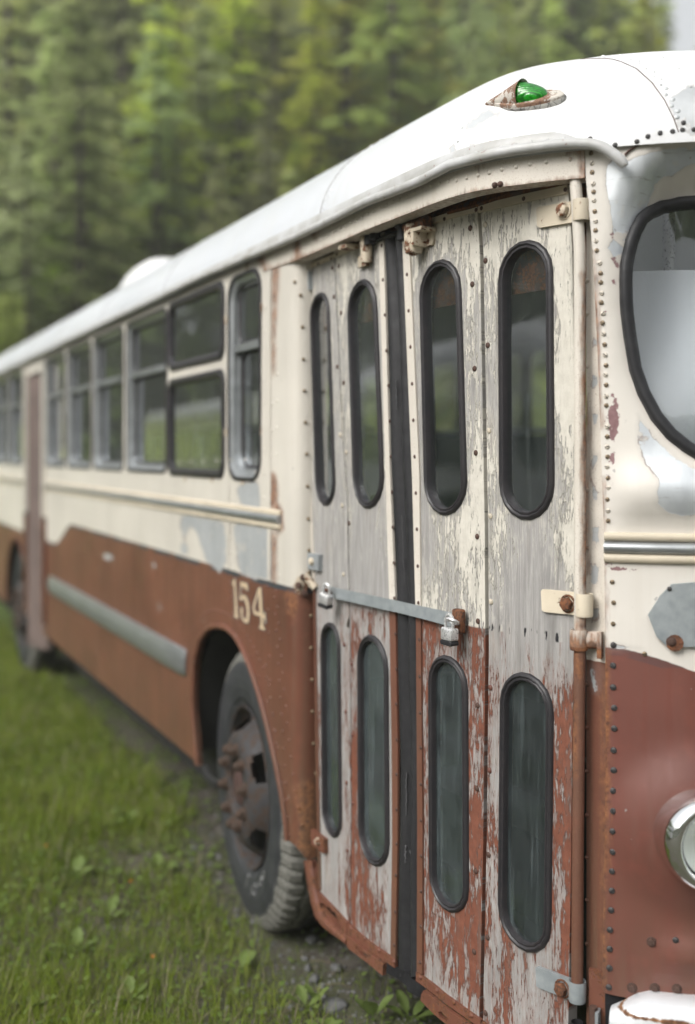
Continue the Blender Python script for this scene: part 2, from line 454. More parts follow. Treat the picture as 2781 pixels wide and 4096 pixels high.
def glass_mat(name, tint=(.62, .72, .70), dirt=.14, refl=1.35, dcol=(.36, .42, .42)):
    g = G(name); uv = g.obj(); fr = g.n('Fresnel', {'IOR': 1.5}).outputs[0]
    f = g.m_('MINIMUM', g.mul(fr, refl), .9)
    tr = g.n('BsdfTransparent', {'Color': tint}).outputs[0]
    gl = g.n('BsdfGlossy', {'Color': (.95, .97, 1), 'Roughness': .02, 'Normal': g.bump(g.noise(uv, 5, 2), .02, .02)}).outputs[0]
    df = g.n('BsdfDiffuse', {'Color': dcol}).outputs[0]
    nn = g.add(g.mul(g.noise(uv, 9, 6, .7), .6), g.mul(g.noise(g.sc(uv, 60, 60, 3), 1., 4, .6), .4))
    dm = g.mr(nn, .35, .75, dirt*.35, dirt*1.7)
    dm = g.m_('MAXIMUM', dm, g.mul(g.mr(g.noise(uv, 260, 2), .72, .76), .4))
    oi = g.n('ObjectInfo').outputs['Random']; dm = g.mul(dm, g.mr(oi, 0, 1, .45, 1.35))
    run = g.mr(g.noise(g.n('VectorMath', {0: g.sc(uv, 45, 45, 2.2), 1: g.n('CombineXYZ', {0: g.mul(oi, 37.)}).outputs[0]}, operation='ADD').outputs[0], 1., 5, .65), .54, .72); dm = g.add(dm, g.mul(run, dirt*.9))
    scr = g.mr(g.noise(g.sc(uv, 14, 14, 150), 1., 4, .8), .70, .72); dm = g.m_('MINIMUM', g.add(dm, g.mul(scr, .18)), .92)
    a = g.n('MixShader', {0: dm, 1: tr, 2: df}).outputs[0]
    return g.done(g.n('MixShader', {0: f, 1: a, 2: gl}).outputs[0])

def leaf_mat(name, c1, c2, c3, trans=.35, rnd=.35, scale=.8, sheen=.4):
    g = G(name); P = g.obj(); n = g.noise(P, scale, 4, .6); n2 = g.noise(P, scale*9, 3); oi = g.n('ObjectInfo').outputs['Random']
    c = g.mix(g.mr(n, .35, .65), c1, c2); c = g.mix(g.mul(g.mr(n2, .45, .7), .7), c, c3)
    hs = g.n('HueSaturation', {'Hue': g.mr(oi, 0, 1, .5-.03*rnd, .5+.03*rnd), 'Saturation': g.mr(g.m_('FRACT', g.mul(oi, 7.3)), 0, 1, 1-.35*rnd, 1+.15*rnd), 'Value': g.mr(g.m_('FRACT', g.mul(oi, 3.7)), 0, 1, 1-.5*rnd, 1+.6*rnd), 'Color': c}).outputs[0]
    a = g.bsdf(hs, .6, 0., Specular_IOR_Level=sheen); b = g.n('BsdfTranslucent', {'Color': hs}).outputs[0]
    return g.done(g.n('MixShader', {0: trans, 1: a, 2: b}).outputs[0])

M = {}
M['side'] = body_paint('side_enamel', streak=.45)
M['front'] = body_paint('front_enamel', (.66, .625, .57), (.155, .055, .041), .5, .0, True, .18, .35)
M['post'] = body_paint('speckled_enamel', (.64, .595, .525), (.150, .060, .039), .5, .8, False, .6, 0)
M['wood'] = wood_mat()
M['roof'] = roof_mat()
M['rubber'] = simple('black_rubber', (.020, .020, .023), .42, 0, .5, 60, .15, .4, (.034, .030, .032))
M['seal'] = simple('worn_black_rubber', (.012, .012, .014), .55, 0, .4, 25, .3, .4, (.028, .028, .030))
M['tar'] = simple('black_block_rubber', (.018, .018, .020), .9, 0, .5, 90, .8, .25)
M['alu'] = simple('dull_aluminium', (.44, .46, .47), .38, .75, .25, 22)
M['galv'] = simple('galvanised_steel', (.37, .40, .41), .46, .3, .3, 40, .05, .5, (.26, .29, .305))
M['steel'] = simple('brushed_steel', (.72, .72, .72), .3, .6, .15, 160, .1)
M['chrome'] = simple('chrome', (.86, .87, .88), .06, 1., .04, 9)
M['brass'] = simple('brassy_screw', (.33, .25, .16), .45, .5, .5, 200)
M['screwcream'] = simple('painted_screw', (.62, .56, .47), .5, 0, .2, 260)
M['screwdark'] = simple('dark_screw', (.085, .080, .078), .55, .3, .5, 260)
M['bolt'] = simple('brown_bolt', (.11, .062, .047), .7, .1, .5, 200, .2, .4)
M['boltcream'] = simple('cream_bolt', (.60, .53, .42), .55, 0, .4, 200)
M['boltred'] = simple('red_bolt', (.15, .056, .038), .6, 0, .4, 200)
M['rust'] = rusty('bare_rust', (.20, .075, .04), .75)
M['rustred'] = rusty('rusty_red_paint', (.165, .062, .038), .46)
M['rustcream'] = rusty('rusty_cream_paint', (.60, .52, .40), .42)
M['rustcream2'] = rusty('lightly_rusty_cream_paint', (.66, .58, .45), .14)
M['rustwhite'] = rusty('rusty_white_paint', (.76, .77, .78), .10, .2)
M['brown'] = rusty('dark_brown_metal', (.07, .042, .032), .55)
M['white'] = simple('white_enamel', (.80, .80, .80), .4, 0, .08, 8)
M['grey'] = simple('grey_painted_metal', (.31, .335, .35), .5, .15, .2, 30)
M['glass'] = glass_mat('window_glass', (.90, .95, .93), .05, 2.6, (.48, .54, .54))
M['glasslow'] = glass_mat('grimy_green_glass', (.40, .50, .49), .36, 1.6, (.14, .175, .18))
M['screen'] = glass_mat('windscreen_glass', (.93, .95, .95), .03, 2.4)
M['dark'] = simple('dark_interior', (.022, .022, .022), .8, 0, .4, 8)
M['teal'] = simple('teal_step_paint', (.025, .05, .05), .6, 0, .4, 5)
M['inside'] = simple('cream_interior', (.70, .71, .67), .6, 0, .2, 4)
M['ceil'] = simple('white_ceiling', (.80, .80, .79), .5, 0, .12, 3)
M['seatc'] = simple('green_seat_vinyl', (.045, .075, .06), .45, 0, .3, 20)
M['letter'] = simple('tan_lettering', (.56, .43, .28), .5, 0, .12, 60)
M['lettershadow'] = simple('blue_grey_letter_edge', (.10, .11, .14), .5, 0, .2, 60)
M['chalk'] = simple('chalk', (.6, .6, .6), .9, 0, .4, 300)
M['plank'] = simple('grey_brown_door_wood', (.17, .125, .11), .8, 0, .4, 12)

M['dusty'] = simple('dusty_rubber_crack', (.10, .10, .105), .9, 0, .4, 120)
M['pale_panel'] = simple('pale_windscreen_panel', (.76, .78, .81), .6, 0, .1, 3, 0, .3)
# ------------------------------------------------------------------ plan curves of the bus (seen from above, metres)
XM = 2.64                                            # middle of the bus
E_ = Plan([(1.39, 12.4), (1.39, 3.60), (1.39, 3.47), (1.3915, 3.415), (1.398, 3.375), (1.411, 3.356), (1.43, 3.351), (1.50, 3.351)])
O_ = Plan([(1.39, 12.4), (1.39, 3.4), (1.39, 2.95), (1.392, 2.65), (1.400, 2.40), (1.4250, 2.265), (1.482, 2.160), (1.574, 2.057), (1.615, 2.010),
           (1.68, 1.952), (1.76, 1.893), (1.95, 1.795), (2.25, 1.70), (2.64, 1.665)], 10)
D_ = Plan([(1.451, 3.75), (1.451, 3.238), (1.450, 2.914), (1.483, 2.532), (1.541, 2.239), (1.579, 2.094), (1.62, 1.975)])
sE = lambda Y: 12.4 - Y
sM = O_.end
zr = lambda zp: HC + zp
bus = empty('vintage_bus', (2.64, 7, 0), 'derelict cream and rust red bus with white roof, weathered wooden folding doors and number 154', 'bus')

def put(o, Mw, parent):
    o.parent = parent; o.matrix_parent_inverse = Matrix(); o.matrix_basis = parent_world(parent).inverted() @ Mw
    return o
def stamp(proto, Mw, parent):
    c = proto.copy(); C.objects.link(c); return put(c, Mw, parent)
def proto(name, mb, mats):
    o = mb.build(name, mats); C.objects.unlink(o); return o
SIDE = dict(red=RED, bare=NEG, prim=NEG, rust=NEG)

# ------------------------------------------------------------------ side panel with wheel arches and window openings
arch = [(793,3060),(786,2950),(777,2850),(776,2792),(779,2700),(786,2634),(805,2558),(830,2520),(852,2508),(874,2504),(910,2511),(940,2538),(963,2573),(986,2622),
        (1008,2675),(1039,2770),(1055,2830),(1071,2890),(1090,2970),(1109,3058),(1130,3170),(1147,3280),(1153,3362)]
A_sz = E_.pxs(arch)
zb = zr(-1.285)
ry, rr = 9.25, .56
rear = [(sE(ry) + rr*cos(radians(a)), .52 + rr*1.0*sin(radians(a))) for a in range(184, -5, -8)]
zt = zr(.70)
out = [(sE(12.4), zb)] + [(rear[0][0], zb)] + rear + [(rear[-1][0], zb)] + [(A_sz[0][0] - .01, zb)] + A_sz
out += E_.pxs([(1182,3382),(1217,3426),(1232,3440)]) + [(E_.end, zr(-1.335)), (E_.end, zt), (0, zt)]
wins = [(.661, -.082, 4.07, 4.82, 'b'), (.661, -.082, 4.865, 5.60, 'c'), (.661, -.082, 5.68, 6.38, 'c'), (.661, -.082, 6.45, 7.15, 'c'), (.661, -.082, 7.23, 7.92, 'c'),
        (.661, -.082, 8.95, 9.66, 'c'), (.661, -.082, 9.74, 10.45, 'c'), (.661, -.082, 10.53, 11.2, 'c')]
holes = []; W = []
for zt_, zb_, y0, y1, k in wins:
    if k == 'b':
        for a, b in ((.382, .661), (-.082, .318)): W.append((rrect(sE(y1), sE(y0), zr(a), zr(b), .055), 'b'))
    else: W.append((rrect(sE(y1), sE(y0), zr(zb_), zr(zt_), .055), 'c'))
sA0, sA1 = E_.px(918, 1500)[0], E_.px(1043, 1500)[0]
W.append((rrect(sA0, sA1, zr(-.092), zr(.662), .085), 'a'))
holes = [w[0] for w in W]
d0, d1 = sE(8.69), sE(7.97)
holes.append([(d0, zr(-1.24)), (d1, zr(-1.24)), (d1, zr(.60)), (d0, zr(.60))])
bare_side = [[(958,1936),(972,1930),(985,1936),(1000,1930),(1018,1925),(1040,1942),(1036,1975),(1042,2012),(1040,2032),(962,2022),(955,1985),(950,1950)],
    [(730,2056),(790,2070),(895,2088),(905,2150),(906,2230),(894,2275),(878,2292),(868,2280),(850,2262),(833,2250),(820,2232),(812,2200),(800,2160),(790,2132),(765,2100),(750,2125),(738,2148),(725,2110)],
    [(929,2092),(1000,2105),(1080,2118),(1086,2200),(1092,2290),(1080,2320),(1052,2318),(1035,2306),(1020,2318),(1005,2308),(985,2302),(965,2308),(964,2290),(955,2235),(945,2170)],
    [(724,2180),(735,2168),(752,2180),(752,2222),(730,2218),(722,2195)], [(940,2238),(944,2225),(946,2245),(941,2250)],
    [(612,2240),(622,2262),(616,2275),(608,2255)], [(630,2410),(640,2405),(645,2440),(633,2445)], [(415,2215),(450,2222),(450,2245),(425,2240)]]
rust_side = [[(1083,1895),(1094,1890),(1106,1925),(1108,2000),(1100,2032),(1083,2036)], [(1090,2120),(1100,2120),(1103,2200),(1100,2330),(1094,2330),(1092,2240)],
    [(1093,1062),(1110,1062),(1112,1110),(1104,1190),(1099,1300),(1094,1500),(1091,1500),(1093,1200)], [(1030,1026),(1052,1018),(1058,1050),(1040,1062)],
    [(1214,3130),(1252,3120),(1260,3300),(1262,3440),(1215,3440),(1190,3390),(1205,3260)], [(1172,3140),(1190,3140),(1205,3225),(1200,3255),(1186,3230)],
    [(1147,2368),(1180,2372),(1190,2420),(1182,2470),(1150,2450)], [(1095,2010),(1128,2040),(1128,2120),(1108,2122)]]
grey_letters = [[(693,1205),(700,1195),(708,1212),(698,1222)], [(728,1190),(760,1182),(762,1200),(735,1206)], [(785,1175),(800,1160),(806,1182),(790,1190)], [(843,1150),(868,1140),(872,1156),(850,1160)]]
z2 = zr(-.61)
redside_px = None
def red_side(P, uv):
    Y = P[1]; s = smooth(7.0, 7.62, Y)
    return (ZS - .165 * s) - P[2]
riv = []
def rivet_row(x0, y0, x1, y1, n, plan=E_, off=0):
    a = plan.px(x0, y0, off); b = plan.px(x1, y1, off)
    for i in range(n):
        t = i / (n-1) if n > 1 else 0; riv.append((a[0]+(b[0]-a[0])*t, a[1]+(b[1]-a[1])*t))
def rivets_on(mb, plan, pts, r=.0056, h=.0044, n=7, off=0, mi=0):
    for s, z in pts: mb.dome(plan.frame(s, z, off - .0002), r, h, n, mi, (s, z))
rivet_row(1094, 1200, 1086, 2030, 9); rivet_row(1112, 1390, 1104, 2030, 7); rivet_row(1062, 1230, 1057, 1990, 9); rivet_row(1110, 2130, 1118, 2300, 4); rivet_row(1094, 2150, 1097, 2325, 4)
rivet_row(1104, 2363, 1208, 3300, 15); rivet_row(1098, 2390, 1160, 3340, 15); rivet_row(1070, 2345, 1082, 2720, 5); rivet_row(1064, 2660, 1140, 3200, 9)
rivet_row(922, 2325, 916, 2405, 3); rivet_row(928, 2386, 930, 2450, 2); rivet_row(688, 2245, 725, 2560, 12); rivet_row(683, 2060, 686, 2225, 6); rivet_row(905, 2100, 908, 2270, 4); rivet_row(920, 2090, 930, 2270, 4)
rivet_row(725, 2590, 800, 3060, 12); rivet_row(570, 2210, 600, 2600, 9)
rivet_row(718, 1850, 1050, 1835, 7); rivet_row(1024, 1890, 1030, 1950, 3)
ar2 = [(766,2535),(775,2510),(790,2487),(806,2465),(822,2452),(838,2445),(856,2441),(867,2442),(878,2443),(889,2448),(900,2453),(912,2459),(924,2469),(937,2480),(949,2493),(962,2508),(975,2526),(988,2545),(1000,2565),(1014,2588),(1027,2613),(1040,2640),(1054,2672),(1066,2710),(1078,2740)]
riv += E_.pxs(ar2)
riv += E_.pxs([(824,2512),(842,2496),(869,2487),(900,2495),(933,2520),(967,2563),(1002,2626),(1036,2708),(1069,2806),(1097,2920),(1105,2975)])
mb = MB()
from mathutils import noise as NZ
sheet(mb, E_, out, holes, .034, 0, .02, 0, lambda s, z: (.0022*NZ.noise(Vector((s*2.6, z*3.2, 1.1))) + .0016*NZ.noise(Vector((s*6.5, z*6, 4)))) * smooth(E_.end - .12, E_.end - .35, s))
rivets_on(mb, E_, riv)
side = mb.build('side_panel', M['side'], bus, dict(red=red_side, bare=sdf(bare_side), prim=sdf(grey_letters), rust=sdf(rust_side)))
# arch lip, lower sill lip
mb = MB()
mb.tube([E_.pt(s, z, .004) for s, z in E_.pxs(arch)], .010, 8)
mb.tube([E_.pt(s, z, .004) for s, z in rear], .010, 8)
mb.build_each('wheel_arch_lip', M['side'], bus, SIDE)
# seam strips: vertical joint covers
mb = MB()
for y in (3.585, 4.02):
    mb.add([E_.pt(sE(y)+a, z, .0022) for z in (zr(-.44), zr(.68)) for a in (-.016, .016)], [(0,1,3,2)], [(sE(y)+a, z) for z in (zr(-.44), zr(.68)) for a in (-.016, .016)])
mb.build_each('seam_strip', M['side'], bus, dict(red=red_side, bare=sdf(bare_side), prim=NEG, rust=sdf(rust_side)))

# number 154 on the side: block serif figures, each set in a skewed cell of the photo
def fig(px_poly, off, mb, mi, thick=.001):
    sz = E_.pxs(px_poly)
    r = geometry.delaunay_2d_cdt([Vector(p) for p in sz], [(i, (i+1) % len(sz)) for i in range(len(sz))], [], 0, 1e-7)
    fs = []
    for f in r[2]:
        c = (sum(r[0][k][0] for k in f)/3, sum(r[0][k][1] for k in f)/3)
        if inside(c, sz): fs.append(tuple(f))
    mb.add([E_.pt(p[0], p[1], off) for p in r[0]], fs, None, mi)
def k7(pts): return [(850 + x*.28517, 2200 + y*.28517) for x, y in pts]
one = k7([(280,462),(300,440),(312,402),(327,400),(338,560),(352,760),(360,920),(372,938),(374,962),(312,940),(310,915),(322,905),(318,700),(308,490),(290,482)])
five = k7([(398,440),(498,470),(504,572),(494,572),(478,545),(455,532),(432,528),(408,498),(404,668),(420,640),(440,628),(470,640),(500,690),(518,770),(526,880),(520,970),(505,1015),(480,1028),(450,1010),(425,975),(405,910),(398,840),(402,805),(414,796),(428,815),(434,850),(428,900),(432,930),(450,960),(470,972),(486,955),(492,880),(484,790),(466,715),(444,688),(424,690),(408,720),(390,690)])
four_o = k7([(655,520),(690,532),(700,720),(712,900),(735,912),(732,862),(745,868),(760,1030),(748,1020),(738,960),(716,950),(722,1070),(742,1105),(744,1132),(664,1098),(664,1068),(684,1058),(680,930),(590,902),(582,870),(570,800)])
four_in = k7([(652,600),(668,880),(605,858),(598,806)])
four = four_o[:20] + four_o[20:]
num = MB()
def fig_hole(o, h, off, mb, mi):
    a = E_.pxs(o); b = E_.pxs(h); V = [Vector(p) for p in a + b]
    E = [(i, (i+1) % len(a)) for i in range(len(a))] + [(len(a)+i, len(a)+(i+1) % len(b)) for i in range(len(b))]
    r = geometry.delaunay_2d_cdt(V, E, [], 0, 1e-7); fs = []
    for f in r[2]:
        c = (sum(r[0][k][0] for k in f)/3, sum(r[0][k][1] for k in f)/3)
        if inside(c, a) and not inside(c, b): fs.append(tuple(f))
    mb.add([E_.pt(p[0], p[1], off) for p in r[0]], fs, None, mi)
def shift(p, dx, dy): return [(x+dx, y+dy) for x, y in p]
for dx, dy in ((-2.2, 2.2), (-3.2, -1.0), (1.8, 3.2), (2.2, -1.6)):
    i = .0008 + .00007 * (dx + 4)
    fig(shift(one, dx, dy), i, num, 1); fig(shift(five, dx, dy), i, num, 1); fig_hole(shift(four_o, dx, dy), shift(four_in, dx, dy), i, num, 1)
fig(one, .0016, num, 0); fig(five, .0016, num, 0); fig_hole(four_o, four_in, .0016, num, 0)
num.build('fleet_number', [M['letter'], M['lettershadow']], side)

# ------------------------------------------------------------------ side windows
def shrink(poly, d):
    cx = (min(p[0] for p in poly)+max(p[0] for p in poly))/2; cz = (min(p[1] for p in poly)+max(p[1] for p in poly))/2
    hx = (max(p[0] for p in poly)-min(p[0] for p in poly))/2; hz = (max(p[1] for p in poly)-min(p[1] for p in poly))/2
    return [(cx+(p[0]-cx)*(hx-d)/hx, cz+(p[1]-cz)*(hz-d)/hz) for p in poly]
GASK = [(0, .000), (.05, .007), (.35, .012), (.75, .010), (1, .002), (1, -.016)]
def pane(plan, poly, off, mat, parent, name='pane', step=.2):
    mb = MB(); sheet(mb, plan, poly, (), step, off); return mb.build(name, mat, parent)
for poly, kind in W:
    wn = MB()
    if kind == 'b':
        ring(wn, E_, shrink(poly, -.016), shrink(poly, .020), GASK)
        fr = wn.build('side_window', M['rubber'], bus)
        pane(E_, shrink(poly, .016), -.006, M['glass'], fr)
    else:
        g_ = M['rubber']
        ring(wn, E_, shrink(poly, -.010), shrink(poly, .006), [(0, 0), (.1, .006), (.8, .007), (1, .001)])
        fr = wn.build('side_window', g_, bus)
        fw = .022 if kind == 'c' else .026
        sa = MB(); inn = shrink(poly, fw + .012)
        ring(sa, E_, shrink(poly, .004), inn, [(0, .001), (.25, -.004), (.6, -.010), (.62, -.026), (1, -.028), (1, -.04)])
        zs_ = [p[1] for p in poly]; ss = [p[0] for p in poly]; zm = zr(.398)
        w0, w1 = min(ss)+.02, max(ss)-.02; sm_ = (w0+w1)/2
        sa.add(*(lambda L: (L, [(0,1,3,2),(2,3,5,4),(4,5,7,6)]))([E_.pt(s, z, o) for z, o in ((zm+.014, -.03), (zm+.014, -.008), (zm-.014, -.008), (zm-.014, -.03)) for s in (w0, w1)]))
        sa.build('sash', M['alu'], fr)
        gk = MB(); top = shrink(rrect(min(ss)+fw+.01, max(ss)-fw-.01, zm+.012, max(zs_)-fw-.01, .03), 0); bot = rrect(min(ss)+fw+.01, max(ss)-fw-.01, min(zs_)+fw+.01, zm-.012, .04)
        for q, o in ((top, -.030), (bot, -.042)):
            ring(gk, E_, q, shrink(q, .014), [(0, o+.002), (.5, o+.008), (1, o)])
            pane(E_, shrink(q, .010), o, M['glass'], fr)
        gk.build_each('glazing_seal', M['rubber'], fr)
# little riveted clips beside the windows
cl = MB()
for x, y in ((850,1915),(742,1912),(973,1925),(1047,1230),(1045,1725),(914,1730),(903,1730),(914,1280),(902,1280),(990,1066)):
    s, z = E_.px(x, y); cl.box(.018, .028, .004, E_.frame(s, z, .002))
cl.build_each('window_clip', M['rustcream'], bus)

# ------------------------------------------------------------------ mouldings
mst = MB(); s0, s1 = sE(7.96), E_.px(1126, 2080)[0]
for (a, b) in ((s0, s1), (0.2, sE(8.70))):
    n = 14; S = [a + (b-a)*i/n for i in range(n+1)]
    bar(mst, E_, [(s, zr(-.2015)) for s in S], .007, .0105, .002, 8, 1)
    bar(mst, E_, [(s, zr(-.2235)) for s in S], .0165, .0150, .004, 10, 0)
    bar(mst, E_, [(s, zr(-.2460)) for s in S], .008, .0125, .002, 8, 1)
mst.build('belt_moulding', [M['alu'], M['rustcream2']], bus, SIDE)
rb = MB(); ya, yb = 4.56, 7.72
n = 20; rows = []; uv = []
for zz, oo in ((-.838, .0), (-.842, .016), (-.87, .026), (-.90, .028), (-.93, .024), (-.957, .012), (-.962, 0)):
    r = []
    for i in range(n+1):
        y = yb + (ya-yb)*i/n; k = 1.0
        if i == n: y = ya + .0 ; k = .25
        if i == n-1: y = ya + .03; k = .8
        r.append(E_.pt(sE(y), zr(-.90) + (zz+.90)*(1 if i < n else .86), oo*k + .001)); uv.append((y, zz))
    rows.append(r)
rb.grid(list(reversed(rows)), list(reversed(uv))).build('rub_rail', M['alu'], bus)

# ------------------------------------------------------------------ rear folding door, a leaf standing ajar
rd = MB(); sheet(rd, E_, [(d0+.02, zr(-1.33)), (d1-.05, zr(-1.33)), (d1-.05, zr(.56)), (d0+.02, zr(.56))], (), .2, -.05, .04)
rdo = rd.build('rear_door', M['plank'], bus)
q = MB()
for a, b in ((d1-.085, zr(-1.42)),):
    q.add([E_.pt(s, z, o) for z, o1 in ((zr(-1.40), 0), (zr(.56), 0)) for s, o in ((d1-.04, -.02), (d1-.30, .07), (d1-.30, .03), (d1-.04, -.06))], [(0,1,5,4),(1,2,6,5),(2,3,7,6),(3,0,4,7),(4,5,6,7),(3,2,1,0)])
q.build('door_leaf', M['plank'], rdo)
q = MB()
for a in (d0-.03, d1+.03): q.box(.05, zr(.66)-zr(-1.2), .03, E_.frame(a, (zr(.66)+zr(-1.2))/2, .012))
q.build_each('door_post', M['side'], rdo, SIDE)

# ------------------------------------------------------------------ bracket and screws at the front end of the side panel
bk = MB(); sc0 = E_.px(1196, 2340)[0]
poly = [E_.px(x, y) for x, y in ((1182,2340),(1196,2305),(1212,2298),(1222,2305),(1226,2340),(1225,2372),(1210,2382),(1195,2375))]
mbk = MB(); sheet(mbk, E_, poly, (), .03, .012, .012)
mbk.tube([E_.pt(E_.px(1218, 2330)[0], zr(-.40), .012), D_.pt(*D_.px(1262, 2352, .005), .005)], .013, 8)
for x, y in ((1213,2309),(1196,2341),(1217,2371)):
    s, z = E_.px(x, y, .012); mbk.prism([(.012*cos(radians(60*k)), .012*sin(radians(60*k))) for k in range(6)], 0, .012, E_.frame(s, z, .012), 1, .003)
mbk.build('door_pivot_bracket', [M['rustcream'], M['bolt']], bus)
scr = MB()
for x, y in ((1171,1128),(1194,1181),(1202,1308),(1206,1437),(1210,1563),(1214,1690),(1219,1816),(1222,1945),(1225,2075),(1228,2202),(1228,2291),(1238,2463),(1238,2592),(1242,2720),(1243,2847),(1247,2975),(1257,3094)):
    s, z = E_.px(x + 8, y); scr.dome(E_.frame(min(s, E_.end - .012), z, 0), .0065, .004, 8)
scr.build_each('post_screw', M['brass'], side)

# ------------------------------------------------------------------ door leaves
Zt = lambda x, y: D_.px(x, y)
leaf = [
 dict(out=[(1210,1067),(1336,1017),(1372,1777),(1388,1990),(1400,2624),(1404,3343),(1397,3688),(1340,3630),(1280,3566),(1271,3153),(1258,2370),(1242,1990),(1230,1587)],
      up=(1247,1320,1169,1266,1345,2023), lo=(1288,1364,2489,1294,1370,3347), gk=.016,
      cov=[(.9,(.46,.44,.50)),(.4,(.40,.4,.42)),(0,(.30,.36,.36)),(-.4,(.12,.16,.14)),(-.55,(.20,.16,.34)),(-.9,(.34,.2,.40)),(-1.2,(.16,.14,.38)),(-1.5,(.26,.34,.50))]),
 dict(out=[(1340,1006),(1518,938),(1540,1700),(1566,2500),(1572,3000),(1574,3340),(1565,3832),(1401,3690),(1408,3343),(1404,2624),(1392,1990),(1376,1777)],
      up=(1396,1511,1115,1416,1539,2036), lo=(1435,1556,2540,1439,1560,3464), gk=.0195,
      cov=[(.9,(.60,.56,.44)),(.5,(.52,.42,.34)),(0,(.44,.3,.3)),(-.25,(.24,.2,.22)),(-.42,(.08,.12,.10)),(-.47,(.36,.52,.42)),(-.6,(.46,.30,.2)),(-.9,(.56,.30,.16)),(-1.2,(.64,.40,.14)),(-1.33,(.62,.50,.14)),(-1.45,(.44,.44,.14)),(-1.6,(.42,.38,.24))]),
 dict(out=[(1641,902),(1908,824),(1920,1000),(1939,2100),(1942,2600),(1933,3373),(1919,4086),(1696,3908),(1697,3300),(1690,2500),(1684,1900)],
      up=(1681,1850,1036,1703,1868,2063), lo=(1717,1876,2622,1722,1876,3648), gk=.0200,
      cov=[(.9,(.78,.80,.80)),(.62,(.70,.66,.72)),(.4,(.50,.4,.55)),(0,(.24,.3,.52)),(-.12,(.30,.42,.66)),(-.2,(.22,.60,.72)),(-.3,(.30,.44,.66)),(-.41,(.38,.44,.60)),(-.50,(.52,.42,.52)),(-.7,(.46,.4,.56)),(-1.0,(.46,.4,.62)),(-1.2,(.48,.52,.60)),(-1.32,(.44,.52,.50)),(-1.5,(.38,.36,.38))]),
 dict(out=[(1922,820),(2272,740),(2290,1000),(2297,1500),(2296,2500),(2282,3622),(2269,4300),(1932,4098),(1947,3373),(1956,2600),(1953,2100),(1934,1000)],
      up=(1996,2215,959,2000,2220,2082), lo=(2005,2215,2690,1994,2209,3805), gk=.0215,
      cov=[(.66,(.70,.70,.72)),(.55,(.58,.62,.68)),(.35,(.50,.5,.60)),(.1,(.46,.4,.60)),(-.1,(.45,.3,.64)),(-.2,(.55,.22,.74)),(-.3,(.28,.12,.58)),(-.36,(.14,.06,.34)),(-.44,(.08,.06,.12)),(-.5,(.14,.16,.22)),(-.56,(.34,.28,.54)),(-.66,(.48,.34,.64)),(-.9,(.52,.4,.58)),(-1.1,(.48,.44,.56)),(-1.25,(.42,.42,.50)),(-1.4,(.36,.38,.42))]),
]
def cov_fn(L):
    tab = L['cov']; o = L['out']; o2 = o[1:] + o[:1]
    def fn(P, uv):
        zp = P[2] - HC; x, y, _ = project(P); xc = [a[0] + (b[0]-a[0])*(y-a[1])/(b[1]-a[1]) for a, b in zip(o, o2) if (a[1] > y) != (b[1] > y)]
        xl, xr = (min(xc), max(xc)) if len(xc) > 1 else (min(p[0] for p in o), max(p[0] for p in o)); t = min(1, max(0, (x - xl) / max(1, xr - xl)))
        for i in range(len(tab) - 1):
            if zp >= tab[i+1][0] or i == len(tab) - 2:
                k = min(1, max(0, (tab[i][0] - zp) / (tab[i][0] - tab[i+1][0]))); break
        a = [tab[i][1][j] + (tab[i+1][1][j] - tab[i][1][j]) * k for j in range(3)]
        return a[0] + (a[1]-a[0]) * t*2 if t < .5 else a[1] + (a[2]-a[1]) * (t*2-1)
    return fn
LEAFO = []
for i, L in enumerate(leaf):
    poly = D_.pxs(L['out']); hs = []; ring_data = []
    for key in ('up', 'lo'):
        a0, a1, yt, b0, b1, yb_ = L[key]
        s0a, z0 = D_.px(a0, (yt+yb_)/2); s1a, _ = D_.px(a1, (yt+yb_)/2); s0b, _ = D_.px(b0, yb_); s1b, _ = D_.px(b1, yb_)
        _, zt1 = D_.px((a0+a1)/2, yt); _, zb1 = D_.px((b0+b1)/2, yb_); w = ((s1a-s0a) + (s1b-s0b)) / 4
        o = stadium((s0a+s1a)/2, (s0b+s1b)/2, zt1, zb1, w, 9)
        inn = stadium((s0a+s1a)/2, (s0b+s1b)/2, zt1-L['gk'], zb1+L['gk'], w-L['gk'], 9)
        mid = [((p[0]+q[0])/2, (p[1]+q[1])/2) for p, q in zip(o, inn)]
        hs.append(mid); ring_data.append((o, inn))
    mb = MB(); sheet(mb, D_, poly, hs, .026, 0, .034)
    lf = mb.build('door_panel', M['wood'], bus, dict(red=RED, cov=cov_fn(L)))
    LEAFO.append(lf)
    for (o, inn), low in zip(ring_data, (0, 1)):
        mb = MB(); ring(mb, D_, o, inn, [(0, 0), (.06, .005), (.22, .008), (.42, .009), (.55, .006), (.62, .005), (.72, .007), (.88, .007), (1, .001), (1, -.022)])
        gk = mb.build('window_gasket', M['rubber'], lf)
        pane(D_, [(p[0]+(q[0]-p[0])*.8, p[1]+(q[1]-p[1])*.8) for p, q in zip(o, inn)], -.008, M['glasslow' if low else 'glass'], lf)
